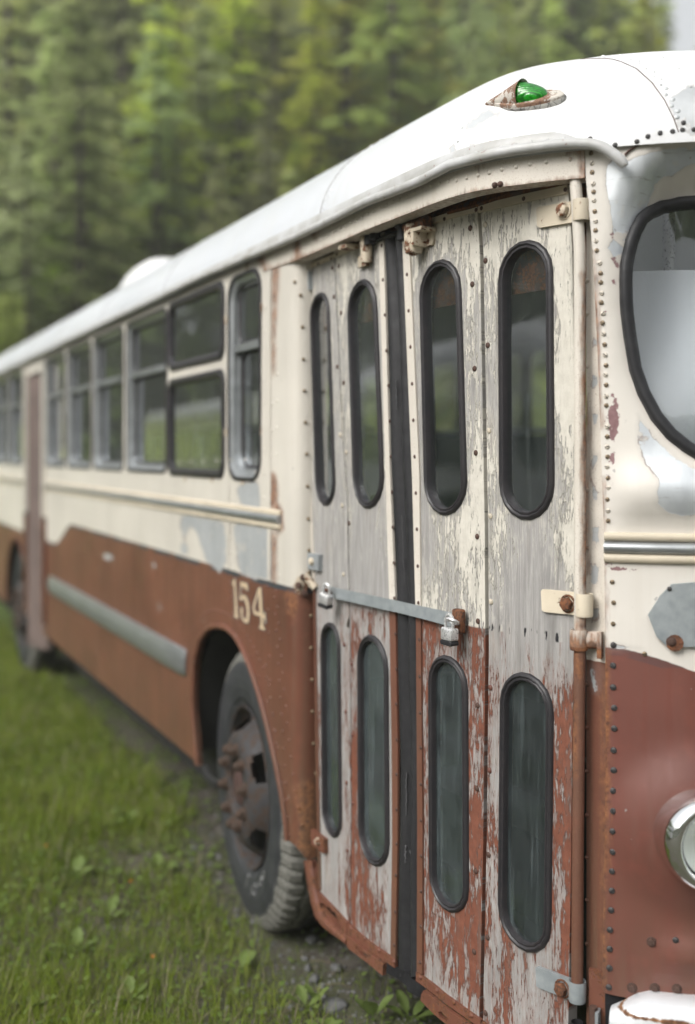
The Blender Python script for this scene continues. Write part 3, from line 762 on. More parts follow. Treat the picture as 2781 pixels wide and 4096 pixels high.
# metal edge strips beside the rubber, with their screws
def strip(outl, screws, parent, name='edge_strip', mat='post', off=.005, step=.03):
    mb = MB(); sheet(mb, D_, D_.pxs(outl), (), step, off, off + .002); mb.build(name, M[mat], parent, SIDE)
    sb = MB()
    for x, y in screws: s, z = D_.px(x, y, off); sb.dome(D_.frame(s, z, off), .0058, .0028, 8)
    if screws: sb.build_each('strip_screw', M['bolt'], parent)
k5 = lambda pts: [(900+x*.6337, 700+y*.6337) for x, y in pts]
k6 = lambda pts: [(900+x*.6337, 1800+y*.6337) for x, y in pts]
k7b = lambda pts: [(900+x*.6337, 2900+y*.6337) for x, y in pts]
strip([(1519,940),(1540,930),(1565,1872),(1586,2370),(1597,3000),(1596,3343),(1587,3848),(1568,3835),(1575,3340),(1573,3000),(1562,2370),(1542,1700)],
      k5([(990,445),(998,662),(1010,883),(1020,1108),(1032,1328),(1040,1553),(1047,1777)]) + k6([(1055,265),(1060,487),(1067,712),(1070,935),(1077,1160),(1082,1383),(1082,1605),(1085,1830)]) + k7b([(1083,312),(1083,535),(1083,750),(1080,950),(1075,1180),(1068,1390)]), LEAFO[1])
strip([(1613,912),(1640,903),(1683,1900),(1689,2500),(1696,3300),(1695,3895),(1673,3885),(1675,3300),(1670,2500),(1654,1900)],
      k5([(1150,628),(1160,857),(1172,1085),(1182,1318),(1190,1548),(1198,1778)]) + k6([(1206,272),(1213,500),(1218,733),(1222,965),(1227,1197),(1230,1430),(1233,1660),(1236,1880)]) + k7b([(1237,375),(1238,602),(1240,828),(1238,1050),(1237,1272),(1233,1498)]), LEAFO[2])
strip([(1210,1067),(1217,1064),(1237,1587),(1249,1990),(1265,2370),(1279,3153),(1287,3560),(1280,3562),(1271,3153),(1258,2370),(1242,1990),(1230,1587)], [], LEAFO[0])
# top rails of the leaves
for i, p in ((2, [(1641,902),(1915,822),(1915,847),(1641,925)]), (3, [(1918,821),(2272,740),(2274,775),(1919,852)]), (1, [(1340,1006),(1470,958),(1470,982),(1341,1028)]), (0, [(1211,1067),(1336,1017),(1337,1036),(1212,1086)])):
    strip(p, [(p[0][0]+8, p[0][1]+12), ((p[0][0]+p[1][0])/2, (p[0][1]+p[1][1])/2+14), (p[1][0]-10, p[1][1]+18)], LEAFO[i], 'top_rail', 'rustcream2')
# black rubber seal in the middle: two bellied flaps and a torn gap
def flap(pl, pr, bulge, name):
    mb = MB(); rows = []; uv = []; n = 40; m = 6
    for j in range(n+1):
        t = j/n; y = 925 + (3905-925)*t
        def at(p):
            for a, b in zip(p, p[1:]):
                if a[1] <= y <= b[1] or b is p[-1]: return a[0] + (b[0]-a[0])*(y-a[1])/(b[1]-a[1])
        xa, xb = at(pl), at(pr); r = []
        for i in range(m+1):
            u = i/m; s, z = D_.px(xa + (xb-xa)*u, y)
            r.append(D_.pt(s, z, -.012 + bulge*sin(pi*min(1, u*1.0)) + .002*sin(7*t*pi+u*4))); uv.append((s, z))
        rows.append(r)
    mb.grid(list(reversed(rows)), list(reversed(uv))); return mb.build(name, M['seal'], bus)
flap([(1536,920),(1560,1872),(1582,2370),(1592,3000),(1592,3343),(1583,3920)], [(1574,920),(1603,1800),(1625,2400),(1639,3000),(1641,3343),(1632,3920)], .020, 'door_seal')
flap([(1579,920),(1607,1800),(1629,2400),(1641,3000),(1645,3343),(1638,3920)], [(1620,915),(1660,1900),(1676,2500),(1681,3300),(1680,3920)], .024, 'door_seal')
tr = MB()
def torn(x, y0, y1, lean, w):
    P = []
    for i in range(13):
        t = i/12; s, z = D_.px(x + lean*t + random.uniform(-2.5, 2.5), y0 + (y1-y0)*t); P.append(D_.pt(s, z, .004))
    tr.tube(P, [w*random.uniform(.5, 1.3) for _ in P], 5)
torn(1590, 1520, 1640, 4, .0012); torn(1612, 2060, 2330, 12, .0009); torn(1632, 3090, 3260, -2, .0022); torn(1630, 3380, 3450, -3, .0028); torn(1646, 3402, 3425, 6, .0022)
tr.build_each('torn_seal_edge', M['dusty'], bus)
# bolts along the leaf joints
z1_ = lambda pts: [(1800+x*.6217, 0+y*.6217) for x, y in pts]
z2_ = lambda pts: [(1800+x*.6217, 1000+y*.6217) for x, y in pts]
z3_ = lambda pts: [(1800+x*.6217, 2000+y*.6217) for x, y in pts]
z4_ = lambda pts: [(1800+x*.6217, 3000+y*.6217) for x, y in pts]
bm_ = MB(); bm_.lathe([(.0001, .0040), (.0035, .0037), (.0062, .0025), (.0074, .0008), (.0075, 0)][::-1], 14)
pb = {k: proto('joint_bolt', bm_, M[k]) for k in ('bolt', 'boltcream', 'boltred')}
r_bolts = [(p, k) for p, k in zip(z1_([(132,1468),(230,1678),(228,1445)]), ('bolt','bolt','boltcream'))]
r_bolts += list(zip(z2_([(145,220),(245,613),(160,763),(253,1163),(168,1305),(262,1712)]), ('bolt','bolt','bolt','boltcream','bolt','boltcream')))
r_bolts += list(zip(z3_([(177,235),(266,655),(182,780),(262,1207),(180,1322),(257,1740)]), ('bolt','boltcream','bolt','boltred','bolt','boltred')))
r_bolts += list(zip(z4_([(175,248),(250,675),(168,778),(243,1205),(157,1297),(230,1692)]), ('bolt',)*6))
l_bolts = list(zip(k5([(680,585),(722,575),(690,770),(735,870),(712,1210),(752,1312),(730,1640),(768,1750)]), ('bolt',)*6 + ('boltcream',)*2))
l_bolts += list(zip(k6([(742,350),(785,462),(750,785),(755,1228),(802,1350),(765,1655),(807,1797)]), ('boltcream','bolt','boltcream','boltred','boltred','boltred','boltred')))
l_bolts += list(zip(k7b([(770,365),(808,495),(775,795)]), ('boltred',)*3))
for (x, y), k in r_bolts + l_bolts:
    i = 0 if x < 1372 else 1 if x < 1600 else 2 if x < 1925 else 3
    s, z = D_.px(x, y); stamp(pb[k], D_.frame(s, z, .0005), LEAFO[i])
# bottom rails, kick plates and step edge
k6b = lambda pts: [(1150+x*.3802, 3300+y*.3802) for x, y in pts]
mb = MB(); sheet(mb, D_, D_.pxs([(1399,3693),(1587,3836),(1589,3870),(1397,3726)]), (), .03, .008, .01)
sheet(mb, D_, D_.pxs([(1399,3730),(1553,3849),(1549,3897),(1485,3844),(1412,3790),(1399,3771)]), [D_.pxs(k6b([(760,1260),(785,1270),(800,1295),(850,1330),(880,1350),(898,1365),(890,1385),(870,1395),(850,1372),(825,1368),(808,1340),(795,1320),(780,1305),(765,1290)]))], .02, .016, .012)
for x, y in k6b([(665,1088),(810,1195),(960,1320),(1118,1440)]): s, z = D_.px(x, y, .01); mb.dome(D_.frame(s, z, .008), .007, .005, 8)
mb.build('kick_plate', M['rustred'], LEAFO[1])
mb = MB(); sheet(mb, D_, D_.pxs([(1673,3885),(1750,3942),(1932,4078),(1932,4110),(1750,3977),(1673,3920)]), (), .03, .008, .01)
sheet(mb, D_, D_.pxs([(1713,3956),(1750,3985),(1928,4116),(1928,4180),(1750,4045),(1701,3996),(1704,3972)]), [D_.pxs([(1770,4040),(1785,4040),(1800,4058),(1812,4068),(1806,4078),(1790,4068),(1778,4060)])], .02, .016, .012)
for x, y in ((1681,3910),(1747,3962),(1815,4010),(1885,4062)): s, z = D_.px(x, y, .01); mb.dome(D_.frame(s, z, .008), .007, .005, 8)
mb.build('kick_plate', M['rustred'], LEAFO[2])
mb = MB(); sheet(mb, D_, D_.pxs([(1936,4082),(2266,4320),(2266,4360),(1936,4118)]), (), .03, .008, .01); mb.build('kick_plate', M['rustred'], LEAFO[3])
mb = MB(); sheet(mb, D_, D_.pxs(k6b([(1060,1450),(1180,1500),(1290,1545),(1318,1610),(1480,1715),(1450,1832),(1370,1790),(1290,1750),(1268,1685),(1160,1600),(1060,1545)])), (), .015, .006, .05, 0, lambda s, z: random.uniform(-.002, .002))
mb.build('step_edge_rubber', M['tar'], bus)
# rusted corner of the body under the first leaf
mb = MB()
sheet(mb, D_, D_.pxs([(1226,3440),(1252,3440),(1266,3480),(1278,3562),(1300,3585),(1345,3632),(1398,3690),(1398,3735),(1386,3768),(1345,3738),(1300,3703),(1272,3665),(1255,3610),(1243,3545)]),
      [D_.pxs(k6b([(355,815),(400,818),(440,850),(470,860),(500,905),(530,915),(560,990),(595,1070),(590,1105),(560,1080),(525,1045),(500,1000),(470,970),(440,935),(395,890),(375,850)]))], .02, .010, .02)
mb.build('step_corner_panel', M['rustred'], bus)
mb = MB(); mb.tube([D_.pt(*D_.px(x, y, .02), .012) for x, y in ((1233,3445),(1248,3545),(1260,3610),(1280,3668),(1305,3698),(1345,3735),(1383,3768))], .011, 8); mb.build('step_corner_lip', M['rustred'], bus)
mb = MB(); sheet(mb, D_, D_.pxs([(1285,3600),(1400,3700),(1400,3790),(1285,3700)]), (), .05, -.03); mb.build('step_backing', M['tar'], bus)
# hinge plates on the left jamb
for pts, mt in (([(1200,1092),(1250,1084),(1253,1160),(1201,1168)], 'grey'), ([(1236,2209),(1292,2219),(1290,2283),(1238,2272)], 'grey'), ([(1262,3315),(1314,3356),(1313,3412),(1264,3374)], 'rustred')):
    mb = MB(); sheet(mb, D_, D_.pxs(pts), (), .03, .016, .016); mb.build('hinge_plate', M[mt], LEAFO[0]); c = (sum(p[0] for p in pts)/4 - 14, sum(p[1] for p in pts)/4); s, z = D_.px(*c, .016)
    mb = MB(); mb.lathe([(.012, 0), (.012, .007), (.009, .011), (.0001, .012)], 10, D_.frame(s, z, .016)); mb.build('hinge_bolt', M['rustcream'], LEAFO[0])

# pole at the right of the door, with its three straps
pole_px = [(2300,700),(2308,800),(2319,1000),(2321,1800),(2321,2500),(2316,3000),(2312,3400),(2309,3930)]
P = [D_.pt(*D_.px(x, y, .014), .014) for x, y in pole_px]
Q = []
for a, b in zip(P, P[1:]):
    for k in range(8): Q.append(a.lerp(b, k/8))
Q.append(P[-1])
mb = MB(); mb.tube(Q, .0140, 14)
pole = mb.build('door_pole', M['post'], bus, dict(red=RED, bare=NEG, prim=NEG, rust=sdf([[(2334,1100),(2350,1100),(2352,2400),(2336,2400)], [(2336,2470),(2350,2470),(2350,2510),(2310,2510),(2312,2480)], [(2304,2630),(2314,2630),(2318,2700),(2306,2725)], [(2306,2560),(2316,2600),(2308,2640)], [(2296,2800),(2302,2800),(2302,3100),(2296,3100)]])))
mb = MB(); s, z = D_.px(2309, 3960, .014); mb.lathe([(.0115, 0), (.017, .01), (.0165, .06), (.014, .085)], 10, Matrix.Translation(D_.pt(s, zr(-1.40), .014)), 0); mb.build('pole_boot', M['tar'], pole)
def hinge(xl, xr, ytl, ytr, ybl, ybr, bolt, mats, holes_):
    mb = MB(); sheet(mb, D_, D_.pxs([(xl+6,ytl),(xr-34,ytr),(xr-34,ybr),(xl+14,ybl),(xl+3,ybl-8),(xl,ytl+8)], .008), (), .03, .008, .008)
    zc = (ytr+ybr)/2; s, z0 = D_.px(2319, ytr, .014); _, z1 = D_.px(2319, ybr, .014); s2 = D_.px(xr-24, zc, .014)[0]
    c = D_.pt(s2, 0, .014); F_ = Matrix.Translation((c.x, c.y, 0))
    mb.lathe([(.0155, z1+.003), (.0195, z1), (.0200, z1+.004), (.0200, z0-.004), (.0195, z0), (.0155, z0-.003)], 16, F_)
    o = mb.build('pole_hinge', M[mats], LEAFO[3])
    mb = MB(); s, z = D_.px(*bolt, .01); fr = D_.frame(s, z, .008)
    mb.lathe([(.022, 0), (.022, .003), (.018, .0035)], 14, fr); mb.prism([(.0165*cos(radians(60*k+15)), .0165*sin(radians(60*k+15))) for k in range(6)], .003, .016, fr, 0, .004)
    mb.build('hinge_bolt', M['rustcream'] if ytl < 1000 else M['rust'], LEAFO[3])
hinge(2145, 2350, 828, 800, 911, 885, (2254,842), 'rustcream2', 2)
hinge(2164, 2362, 2357, 2372, 2448, 2463, (2271,2415), 'rustcream2', 2)
hinge(2142, 2334, 3867, 3925, 3952, 4008, (2249,3955), 'galv', 2)
# pivot bracket between pole and front panel
mb = MB()
s, z = D_.px(2316, 2565, .014); _, za = D_.px(2316, 2519, .014); _, zb2 = D_.px(2316, 2600, .014); c = D_.pt(s, 0, .014)
mb.lathe([(.015, zb2), (.020, zb2), (.021, zb2+.004), (.021, za-.004), (.020, za), (.015, za)], 16, Matrix.Translation((c.x, c.y, 0)))
a = D_.pt(s, (za+zb2)/2, .014); b = O_.pt(*O_.px(2400, 2560, -.012), -.012)
mb.tube([a, a.lerp(b, .5), b], .010, 8, False, 0, None, .020)
mb.box(.010, .060, .02, O_.frame(O_.px(2400, 2565, -.008)[0], (za+zb2)/2 - .008, -.008))
mb.build('pole_bracket', M['post'], bus, dict(red=RED, bare=NEG, prim=NEG, rust=lambda P, uv: .012 if P[2] < zr(-.43) else -.004))
# jamb behind the pole
jl = [D_.px(2322, 1000, -.02)[0], D_.px(2322, 1000, -.02)[0] + .17]
mb = MB(); J0 = D_.pt(D_.px(2330, 1500, -.004)[0], 0, -.02); J1 = O_.pt(O_.px(2425, 1500, -.02)[0], 0, -.016)
JP = Plan([(J0.x, J0.y), (J1.x, J1.y)])
sheet(mb, JP, [(0, zr(-1.43)), (JP.end, zr(-1.43)), (JP.end, zr(.62)), (0, zr(.62))], (), .05)
for yy in (1123,1255,1465,1960,2190,2735,2910,3085,3260,3430,3600,3775,3970): s, z = JP.px(2349, yy); mb.dome(JP.frame(s, z, 0), .0055, .005, 7, 0, (s, z))
mb.build('door_jamb', M['post'], bus, dict(red=lambda P, uv: zr(-.48) - P[2], prim=NEG, bare=sdf([[(2372,1400),(2392,1300),(2395,2500),(2376,2540),(2362,2300),(2372,1900)], [(2362,2680),(2395,2620),(2404,2780),(2396,2790),(2366,2750)]]), rust=sdf([[(2344,1560),(2347,1560),(2347,2300),(2344,2300)], [(2404,2700),(2420,2700),(2420,3900),(2404,3900)]])))
# ------------------------------------------------------------------ header over the door
def cl_s(x, y, off=0): return O_.px(x, y, off)[0]
hl = cl_s(1052, 1085); hr = cl_s(2340, 700)
hb_px = [(1058,1086),(1185,1042),(1330,980),(1470,919),(1640,853),(1800,793),(1900,767),(2080,740),(2210,724),(2340,712)]
hb_ = O_.pxs(hb_px)
top = [(hr - (hr-hl)*i/12, zr(.70)) for i in range(13)]
mb = MB(); sheet(mb, O_, hb_ + top, (), .035, .004, .05)
riv = O_.pxs([(985,940),(1002,936)]) if False else []
hp = [(1190,1003),(1218,990),(1255,972),(1287,958),(1310,946),(1335,930),(1364,913),(1384,905),(1404,891),(1427,883),(1450,870),(1473,855),(1497,845),(1521,833),(1548,820),(1575,807),(1600,798),(1629,786),(1659,770),(1691,755),(1724,743),(1760,734),(1795,725)]
hp += [(1827,722),(1868,711),(1913,701),(1958,691),(2008,678),(2065,668),(2121,657),(2185,648),(2281,637)]
rivets_on(mb, O_, O_.pxs(hp, .004), .0056, .0042, 8, .004)
for x, y in ((1980,741),(2002,737)): s, z = O_.px(x, y, .004); mb.dome(O_.frame(s, z, .004), .008, .008, 8, 1)
rust_hd = sdf([[(1040,1055),(1056,1030),(1066,1075),(1062,1095),(1050,1090)], [(1178,965),(1196,960),(1200,1000),(1188,1030),(1180,1010)], [(1060,1087),(1330,982),(1640,855),(1900,769),(2340,712),(2340,716),(1900,774),(1640,860),(1330,988)],
    [(2262,600),(2325,597),(2300,612),(2284,625)], [(2334,600),(2341,600),(2341,712),(2334,712)], [(1912,660),(1930,655),(1922,672)], [(1232,930),(1270,905),(1262,945)]])
mb.build('door_header', [M['post'], M['bolt']], bus, dict(red=RED, bare=NEG, prim=NEG, rust=rust_hd))
# dark track and machinery above the leaves
mb = MB(); sheet(mb, D_, [(.2, zr(.40)), (D_.end - .12, zr(.40)), (D_.end - .12, zr(.74)), (.2, zr(.74))], (), .1, -.038)
mb.build('door_track', M['brown'], bus)
mb = MB()
pth = [(1800,858),(1893,835),(2000,800),(2120,765),(2240,742)]
mb.tube([D_.pt(*D_.px(x, y - 8, -.004), -.004) for x, y in pth], .012, 6, False, 0, None, .016)
mb.build('track_rail', M['brown'], bus)
mb = MB(); mb.tube([D_.pt(*D_.px(x, y, .012), .012) for x, y in ((1508,963),(1540,948),(1575,938),(1604,936),(1618,925))], .0065, 8)
for x, y, h in ((1480,945,.05),(1500,925,.05),(1612,925,.05),(1604,890,.03)): mb.lathe([(.0001,-h/2),(.017,-h/2),(.017,h/2),(.0001,h/2)], 10, D_.frame(*D_.px(x, y, .02), .02) @ Matrix.Rotation(-pi/2, 4, 'X'))
mb.build('door_linkage', M['seal'], bus)
mb = MB()
f1 = D_.frame(*D_.px(1466, 1003, .02), .02); mb.lathe([(.0001,-.035),(.016,-.035),(.019,.04),(.0001,.04)], 12, f1 @ Matrix.Rotation(-pi/2, 4, 'X'))
mb.box(.055, .035, .012, D_.frame(*D_.px(1464, 1046, .0), .008), 0, .004); mb.box(.05, .012, .045, D_.frame(*D_.px(1432, 992, .0), .03)); 
f2 = D_.frame(*D_.px(1415, 975, .01), .018); mb.lathe([(.0001,-.03),(.012,-.03),(.014,-.01),(.012,.0),(.014,.012),(.012,.03),(.0001,.03)], 9, f2 @ Matrix.Rotation(pi/2, 4, 'Y'), 1)
mb.build('leaf_bracket', [M['rustcream'], M['brown']], LEAFO[1])
mb = MB()
f1 = D_.frame(*D_.px(1655, 940, .03), .030); mb.lathe([(.0001,-.05),(.022,-.05),(.026,-.04),(.026,.02),(.022,.028),(.0001,.028)], 14, f1 @ Matrix.Rotation(-pi/2, 4, 'X'))
mb.box(.085, .052, .010, D_.frame(*D_.px(1706, 952, .0), .006), 0, .008); mb.box(.075, .010, .05, D_.frame(*D_.px(1695, 924, .02), .03), 0, .003); mb.box(.012, .045, .05, D_.frame(*D_.px(1690, 955, .02), .03), 0, .003)
f2 = D_.frame(*D_.px(1668, 900, .03), .03); mb.lathe([(.0001,-.05),(.014,-.05),(.016,-.03),(.012,-.02),(.016,-.01),(.012,.004),(.016,.02),(.018,.05),(.0001,.05)], 10, f2 @ Matrix.Rotation(pi/2, 4, 'Y'), 1)
f3 = D_.frame(*D_.px(1652, 990, .03), .03); mb.lathe([(.0001,.0),(.012,.0),(.012,.02),(.0001,.024)], 8, f3 @ Matrix.Rotation(pi/2, 4, 'X'))
mb.build('leaf_bracket', [M['rustcream'], M['brown']], LEAFO[2])

# ------------------------------------------------------------------ front panel, built to the middle and mirrored
ws_px = [(2484,1205),(2482,1120),(2484,1060),(2493,1015),(2506,960),(2524,912),(2553,860),(2587,832),(2642,807),(2715,792),(2781,787)]
ws_bt = [(2781,1833),(2733,1802),(2670,1752),(2608,1678),(2555,1578),(2521,1479),(2499,1348),(2487,1255)]
def wpx(p):
    s, z = O_.px(*p); s_a = O_.px(2484, 1205)[0]
    for _ in range(4): s, z = O_.px(*p, -(.012 + .105*smooth(.05, .50, z-HC)*smooth(s_a-.02, s_a+.12, s)))
    return s, z
a_ = [wpx(p) for p in ws_px]; b_ = [wpx(p) for p in ws_bt]
zt_w, zb_w = zr(.600), zr(-.035); se = sM - .045
ws = a_ + [(a_[-1][0]+.10, zr(.588)), (a_[-1][0]+.25, zt_w), (se-.14, zt_w), (se-.05, zt_w-.03), (se, zt_w-.12), (se, zb_w+.12), (se-.05, zb_w+.03), (se-.14, zb_w), (b_[0][0]+.22, zb_w), (b_[0][0]+.1, zb_w+.004)] + b_
ws = resample(ws, .025)
def wd(s, z):
    m = min(segd((s, z), ws[i-1], ws[i]) for i in range(len(ws)))
    return -m if inside((s, z), ws) else m
cw = (sum(p[0] for p in ws)/len(ws), sum(p[1] for p in ws)/len(ws))
hx_, hz_ = O_.px(2834, 3346, .03)
def front_off(s, z):
    zp = z - HC; d = wd(s, z); o = 0.0
    up = smooth(.05, .50, zp) * smooth(a_[0][0]-.02, a_[0][0]+.12, s)
    o -= (.012 + .105*up) * (1 - smooth(0, .035 + .085*up, d)) 
    o += .020*up * smooth(.0, .1, d) * (1 - smooth(.62, .70, zp))
    k = smooth(O_.px(2400, 1900)[0], O_.px(2560, 1900)[0], s)
    o += .030 * k * exp(-((zp+.085)/.055)**2)                               # rolled bulge under the windscreen
    o -= .006 * k * exp(-((zp+.172)/.02)**2)
    r = hypot((s-hx_)*.9, z-hz_); o += .040 * (1 - smooth(.085, .22, r))          # headlamp fairing
    o += .022 * k * smooth(O_.px(2560,3900)[0], O_.px(2760,3900)[0], s) * exp(-((zp+1.125)/.03)**2)
    return o
fl = O_.pxs([(2340,600),(2343,700),(2352,800),(2362,900),(2372,1010),(2390,1400),(2402,1700),(2412,2000),(2417,2150),(2421,2500),(2424,3000),(2418,3500),(2412,3800),(2409,3950),(2416,3972)])
zf = fl[-1][1]
fo = fl + [(O_.px(2520, 3979)[0], zf - .003), (sM, zf - .003), (sM, zr(.705)), (O_.px(2500, 620)[0], zr(.705))]
bare_f = [[(2435,655),(2450,640),(2470,632),(2500,650),(2530,632),(2600,606),(2700,590),(2781,575),(2900,560),(2900,640),(2781,650),(2740,664),(2690,700),(2640,706),(2620,745),(2600,800),(2560,868),(2520,930),(2495,1000),(2485,1075),(2470,1060),(2460,1030),(2440,1012),(2428,990),(2445,970),(2462,945),(2452,900),(2440,870),(2448,830),(2432,790),(2428,740),(2425,690),(2422,665)],
    [(2546,1664),(2560,1672),(2600,1740),(2680,1815),(2790,1880),(2900,1900),(2900,2060),(2781,2055),(2740,2068),(2690,2060),(2650,2045),(2625,2010),(2615,1990),(2632,1975),(2630,1935),(2655,1910),(2672,1898),(2630,1890),(2590,1855),(2565,1800),(2552,1730)],
    [(2632,1012),(2640,1012),(2640,1020)], [(2424,2582),(2470,2586),(2540,2592),(2600,2600),(2590,2612),(2500,2596),(2424,2594)],
    [(2596,3912),(2620,3907),(2680,3920),(2760,3925),(2850,3928),(2850,3942),(2781,3935),(2740,3932),(2690,3930),(2640,3920)]]
prim_f = [[(2448,1010),(2466,1020),(2480,1062),(2470,1100),(2462,1075),(2452,1050)], [(2438,1700),(2470,1690),(2474,1712),(2445,1725)], [(2424,705),(2432,715),(2445,745),(2430,770),(2436,800),(2446,815),(2430,845),(2450,865),(2455,885),(2436,880),(2422,750)], [(2446,918),(2458,916),(2460,960),(2448,945)], [(2453,1125),(2465,1140),(2470,1170),(2455,1195),(2450,1160)],
    [(2440,1578),(2456,1574),(2468,1600),(2460,1640),(2476,1660),(2472,1684),(2455,1680),(2440,1710),(2422,1700),(2435,1650),(2430,1610)], [(2420,1725),(2450,1722),(2464,1760),(2446,1778),(2424,1772)],
    [(2425,1825),(2452,1810),(2456,1840),(2430,1850)], [(2420,1890),(2445,1885),(2450,1925),(2430,1945),(2420,1930)], [(2394,1245),(2412,1242),(2418,1256),(2400,1262)], [(2422,1995),(2440,1985),(2440,2012),(2425,2015)],
    [(2460,2105),(2482,2072),(2490,2100),(2470,2120),(2455,2122)], [(2491,2028),(2500,2026),(2502,2052),(2492,2042)], [(2410,2255),(2500,2260),(2560,2272),(2480,2280),(2412,2275)], [(2560,2255),(2900,2250),(2900,2262),(2560,2264)],
    [(2455,1150),(2462,1148),(2464,1190),(2456,1195)]]
rust_f = [[(2394,1940),(2408,1920),(2412,2000),(2412,2150),(2398,2150)], [(2400,2260),(2412,2255),(2418,2560),(2405,2560)], [(2402,2600),(2428,2600),(2432,2900),(2430,3500),(2410,3500),(2406,2900)], [(2372,1000),(2378,1000),(2402,1700),(2398,1720)], [(2408,3500),(2418,3500),(2416,3960),(2404,3960)]]
red_f = sdf([[(2300,2586),(2424,2588),(2515,2600),(2602,2625),(2670,2647),(2781,2687),(3000,2790),(3600,3100),(3600,5200),(2300,5200)]], 400)
FA = dict(red=red_f, bare=sdf(bare_f), prim=sdf(prim_f), rust=sdf(rust_f))
mb = MB(); sheet(mb, O_, fo, [ws], .028, .0, .015, 0, front_off)
front = mb.build('front_panel', M['front'], bus, FA, 50, XM)
def ffr(x, y):
    s, z = O_.px(x, y); o = front_off(s, z); s, z = O_.px(x, y, o); return s, z, front_off(s, z)
# slotted screws down the edge of the front panel
def screw_mb(n=12):
    m = MB(); m.lathe([(.0001, .0026), (.003, .0024), (.0047, .0017), (.0055, .0004), (.0056, -.001)][::-1], n); m.box(.0106, .0014, .0010, Matrix.Translation((0, 0, .0024)), 1); return m
PS = {k: proto('slotted_screw', screw_mb(), [M[k], M['seal']]) for k in ('brass', 'screwcream', 'screwdark')}
hexm = MB(); hexm.prism([(.0085*cos(radians(60*k)), .0085*sin(radians(60*k))) for k in range(6)], 0, .007, None, 0, .002); hexm.lathe([(.0001,.0012),(.011,.0012),(.012,0)][::-1], 10)
PS['hex'] = proto('hex_bolt', hexm, M['bolt'])
col = [(p, 'screwcream' if i % 2 else 'brass') for i, p in enumerate(z1_([(908,985),(915,1050),(915,1108),(922,1183),(925,1235),(928,1290),(932,1360),(938,1423),(937,1482),(940,1550),(945,1612),(965,1693),(970,1758)]))]
col += [(p, 'brass' if i % 2 == 0 else 'screwcream') for i, p in enumerate(z2_([(970,208),(977,278),(973,338),(985,408),(982,468),(988,540),(995,608),(998,675),(1005,742),(1002,803),(1006,868),(1005,940),(1006,1000),(1012,1137),(1012,1200),(1012,1265),(1014,1330),(1012,1395),(1018,1468),(1022,1530),(1015,1605),(1018,1677),(1018,1742)]))]
col += [(p, 'brass') for p in z3_([(1045,528),(1053,660),(1050,797)])] + [(p, 'screwdark') for p in z3_([(1052,933),(1050,1065),(1050,1205),(1057,1337),(1057,1470),(1053,1610),(1055,1738)]) + z4_([(1053,130),(1050,262),(1050,393),(1047,523),(1047,655),(1043,780),(1042,905),(1037,1030),(1030,1157),(1028,1280),(1027,1403),(1023,1527)])]
col += [(p, 'hex') for p in z4_([(1172,1530),(1318,1532),(1460,1537),(1298,1235)])] + [(z4_([(1453,1225)])[0], 'screwdark'), (z3_([(1252,990)])[0], 'brass')]
for (x, y), k in col:
    s, z, o = ffr(x, y); stamp(PS[k], O_.frame(s, z, o + .0005) @ Matrix.Rotation(random.uniform(-1.4, 1.4), 4, 'Z') @ Matrix.Scale(1.3 if k == 'screwdark' else 1.0, 4), front)
# windscreen: gasket, glass, pale panel behind it
def pull(poly, d):
    n = len(poly); out = []
    for i in range(n):
        a = Vector(poly[i-1]); b = Vector(poly[(i+1) % n]); t = (b-a).normalized(); out.append((poly[i][0] - t.y*d, poly[i][1] + t.x*d))
    return out
area = sum(ws[i-1][0]*ws[i][1] - ws[i][0]*ws[i-1][1] for i in range(len(ws)))
sg = 1 if area > 0 else -1
gin = pull(ws, .027*sg)
def offw(s, z): return front_off(s, z)
mb = MB(); rows = []; uv = []
for t, h in ((-.12, .001), (0, .010), (.15, .017), (.5, .019), (.8, .012), (1, -.002), (1, -.02)):
    r = []
    for a, b in zip(ws, gin):
        s = a[0] + (b[0]-a[0])*t; z = a[1] + (b[1]-a[1])*t; r.append(O_.pt(s, z, h + front_off(*a))); uv.append((s, z))
    rows.append(r)
if sg < 0: rows = [list(r) for r in rows][::-1]
mb.grid(rows, uv, 0, True); wsg = mb.build('windscreen', M['seal'], bus, None, 60, XM)
fo_g = {}
mb = MB(); sheet(mb, O_, gin, (), .05, -.004, 0, 0, lambda s, z: -.012 - .105*smooth(.05, .50, z-HC)*smooth(a_[0][0]-.02, a_[0][0]+.12, s))
mb.build('windscreen_glass', M['screen'], wsg, None, 60, XM)
mb = MB(); zbl = O_.px(2700, 1057, -.09)[1]
sheet(mb, O_, [(O_.px(2530,1300)[0]-.02, zr(-.02)), (se-.03, zr(-.02)), (se-.03, zbl-.01), (O_.px(2530,1300)[0]-.02, zbl)], (), .08, -.012, .004, 0, lambda s, z: -.035 - .105*smooth(.05, .50, z-HC) - .02*smooth(-.02, .45, z-HC), True); mb.build('windscreen_panel', M['pale_panel'], bus)
# front mouldings
mb = MB(); sL = O_.px(2419, 2188)[0]; n = 26; S = [sL + (sM-sL)*i/n for i in range(n+1)]
for zp, r, ry, mi in ((-.188, .009, .0098, 1), (-.2125, .015, .0135, 0), (-.2365, .009, .0105, 1)):
    mb.tube([O_.pt(s, zr(zp), .004 + (front_off(s, zr(zp)) if s < sL + .3 else 0)) for s in S], r, 10, False, mi, None, ry, (0, 0, 1))
mb.build('front_moulding', [M['alu'], M['rustcream2']], bus, SIDE, 40, XM)
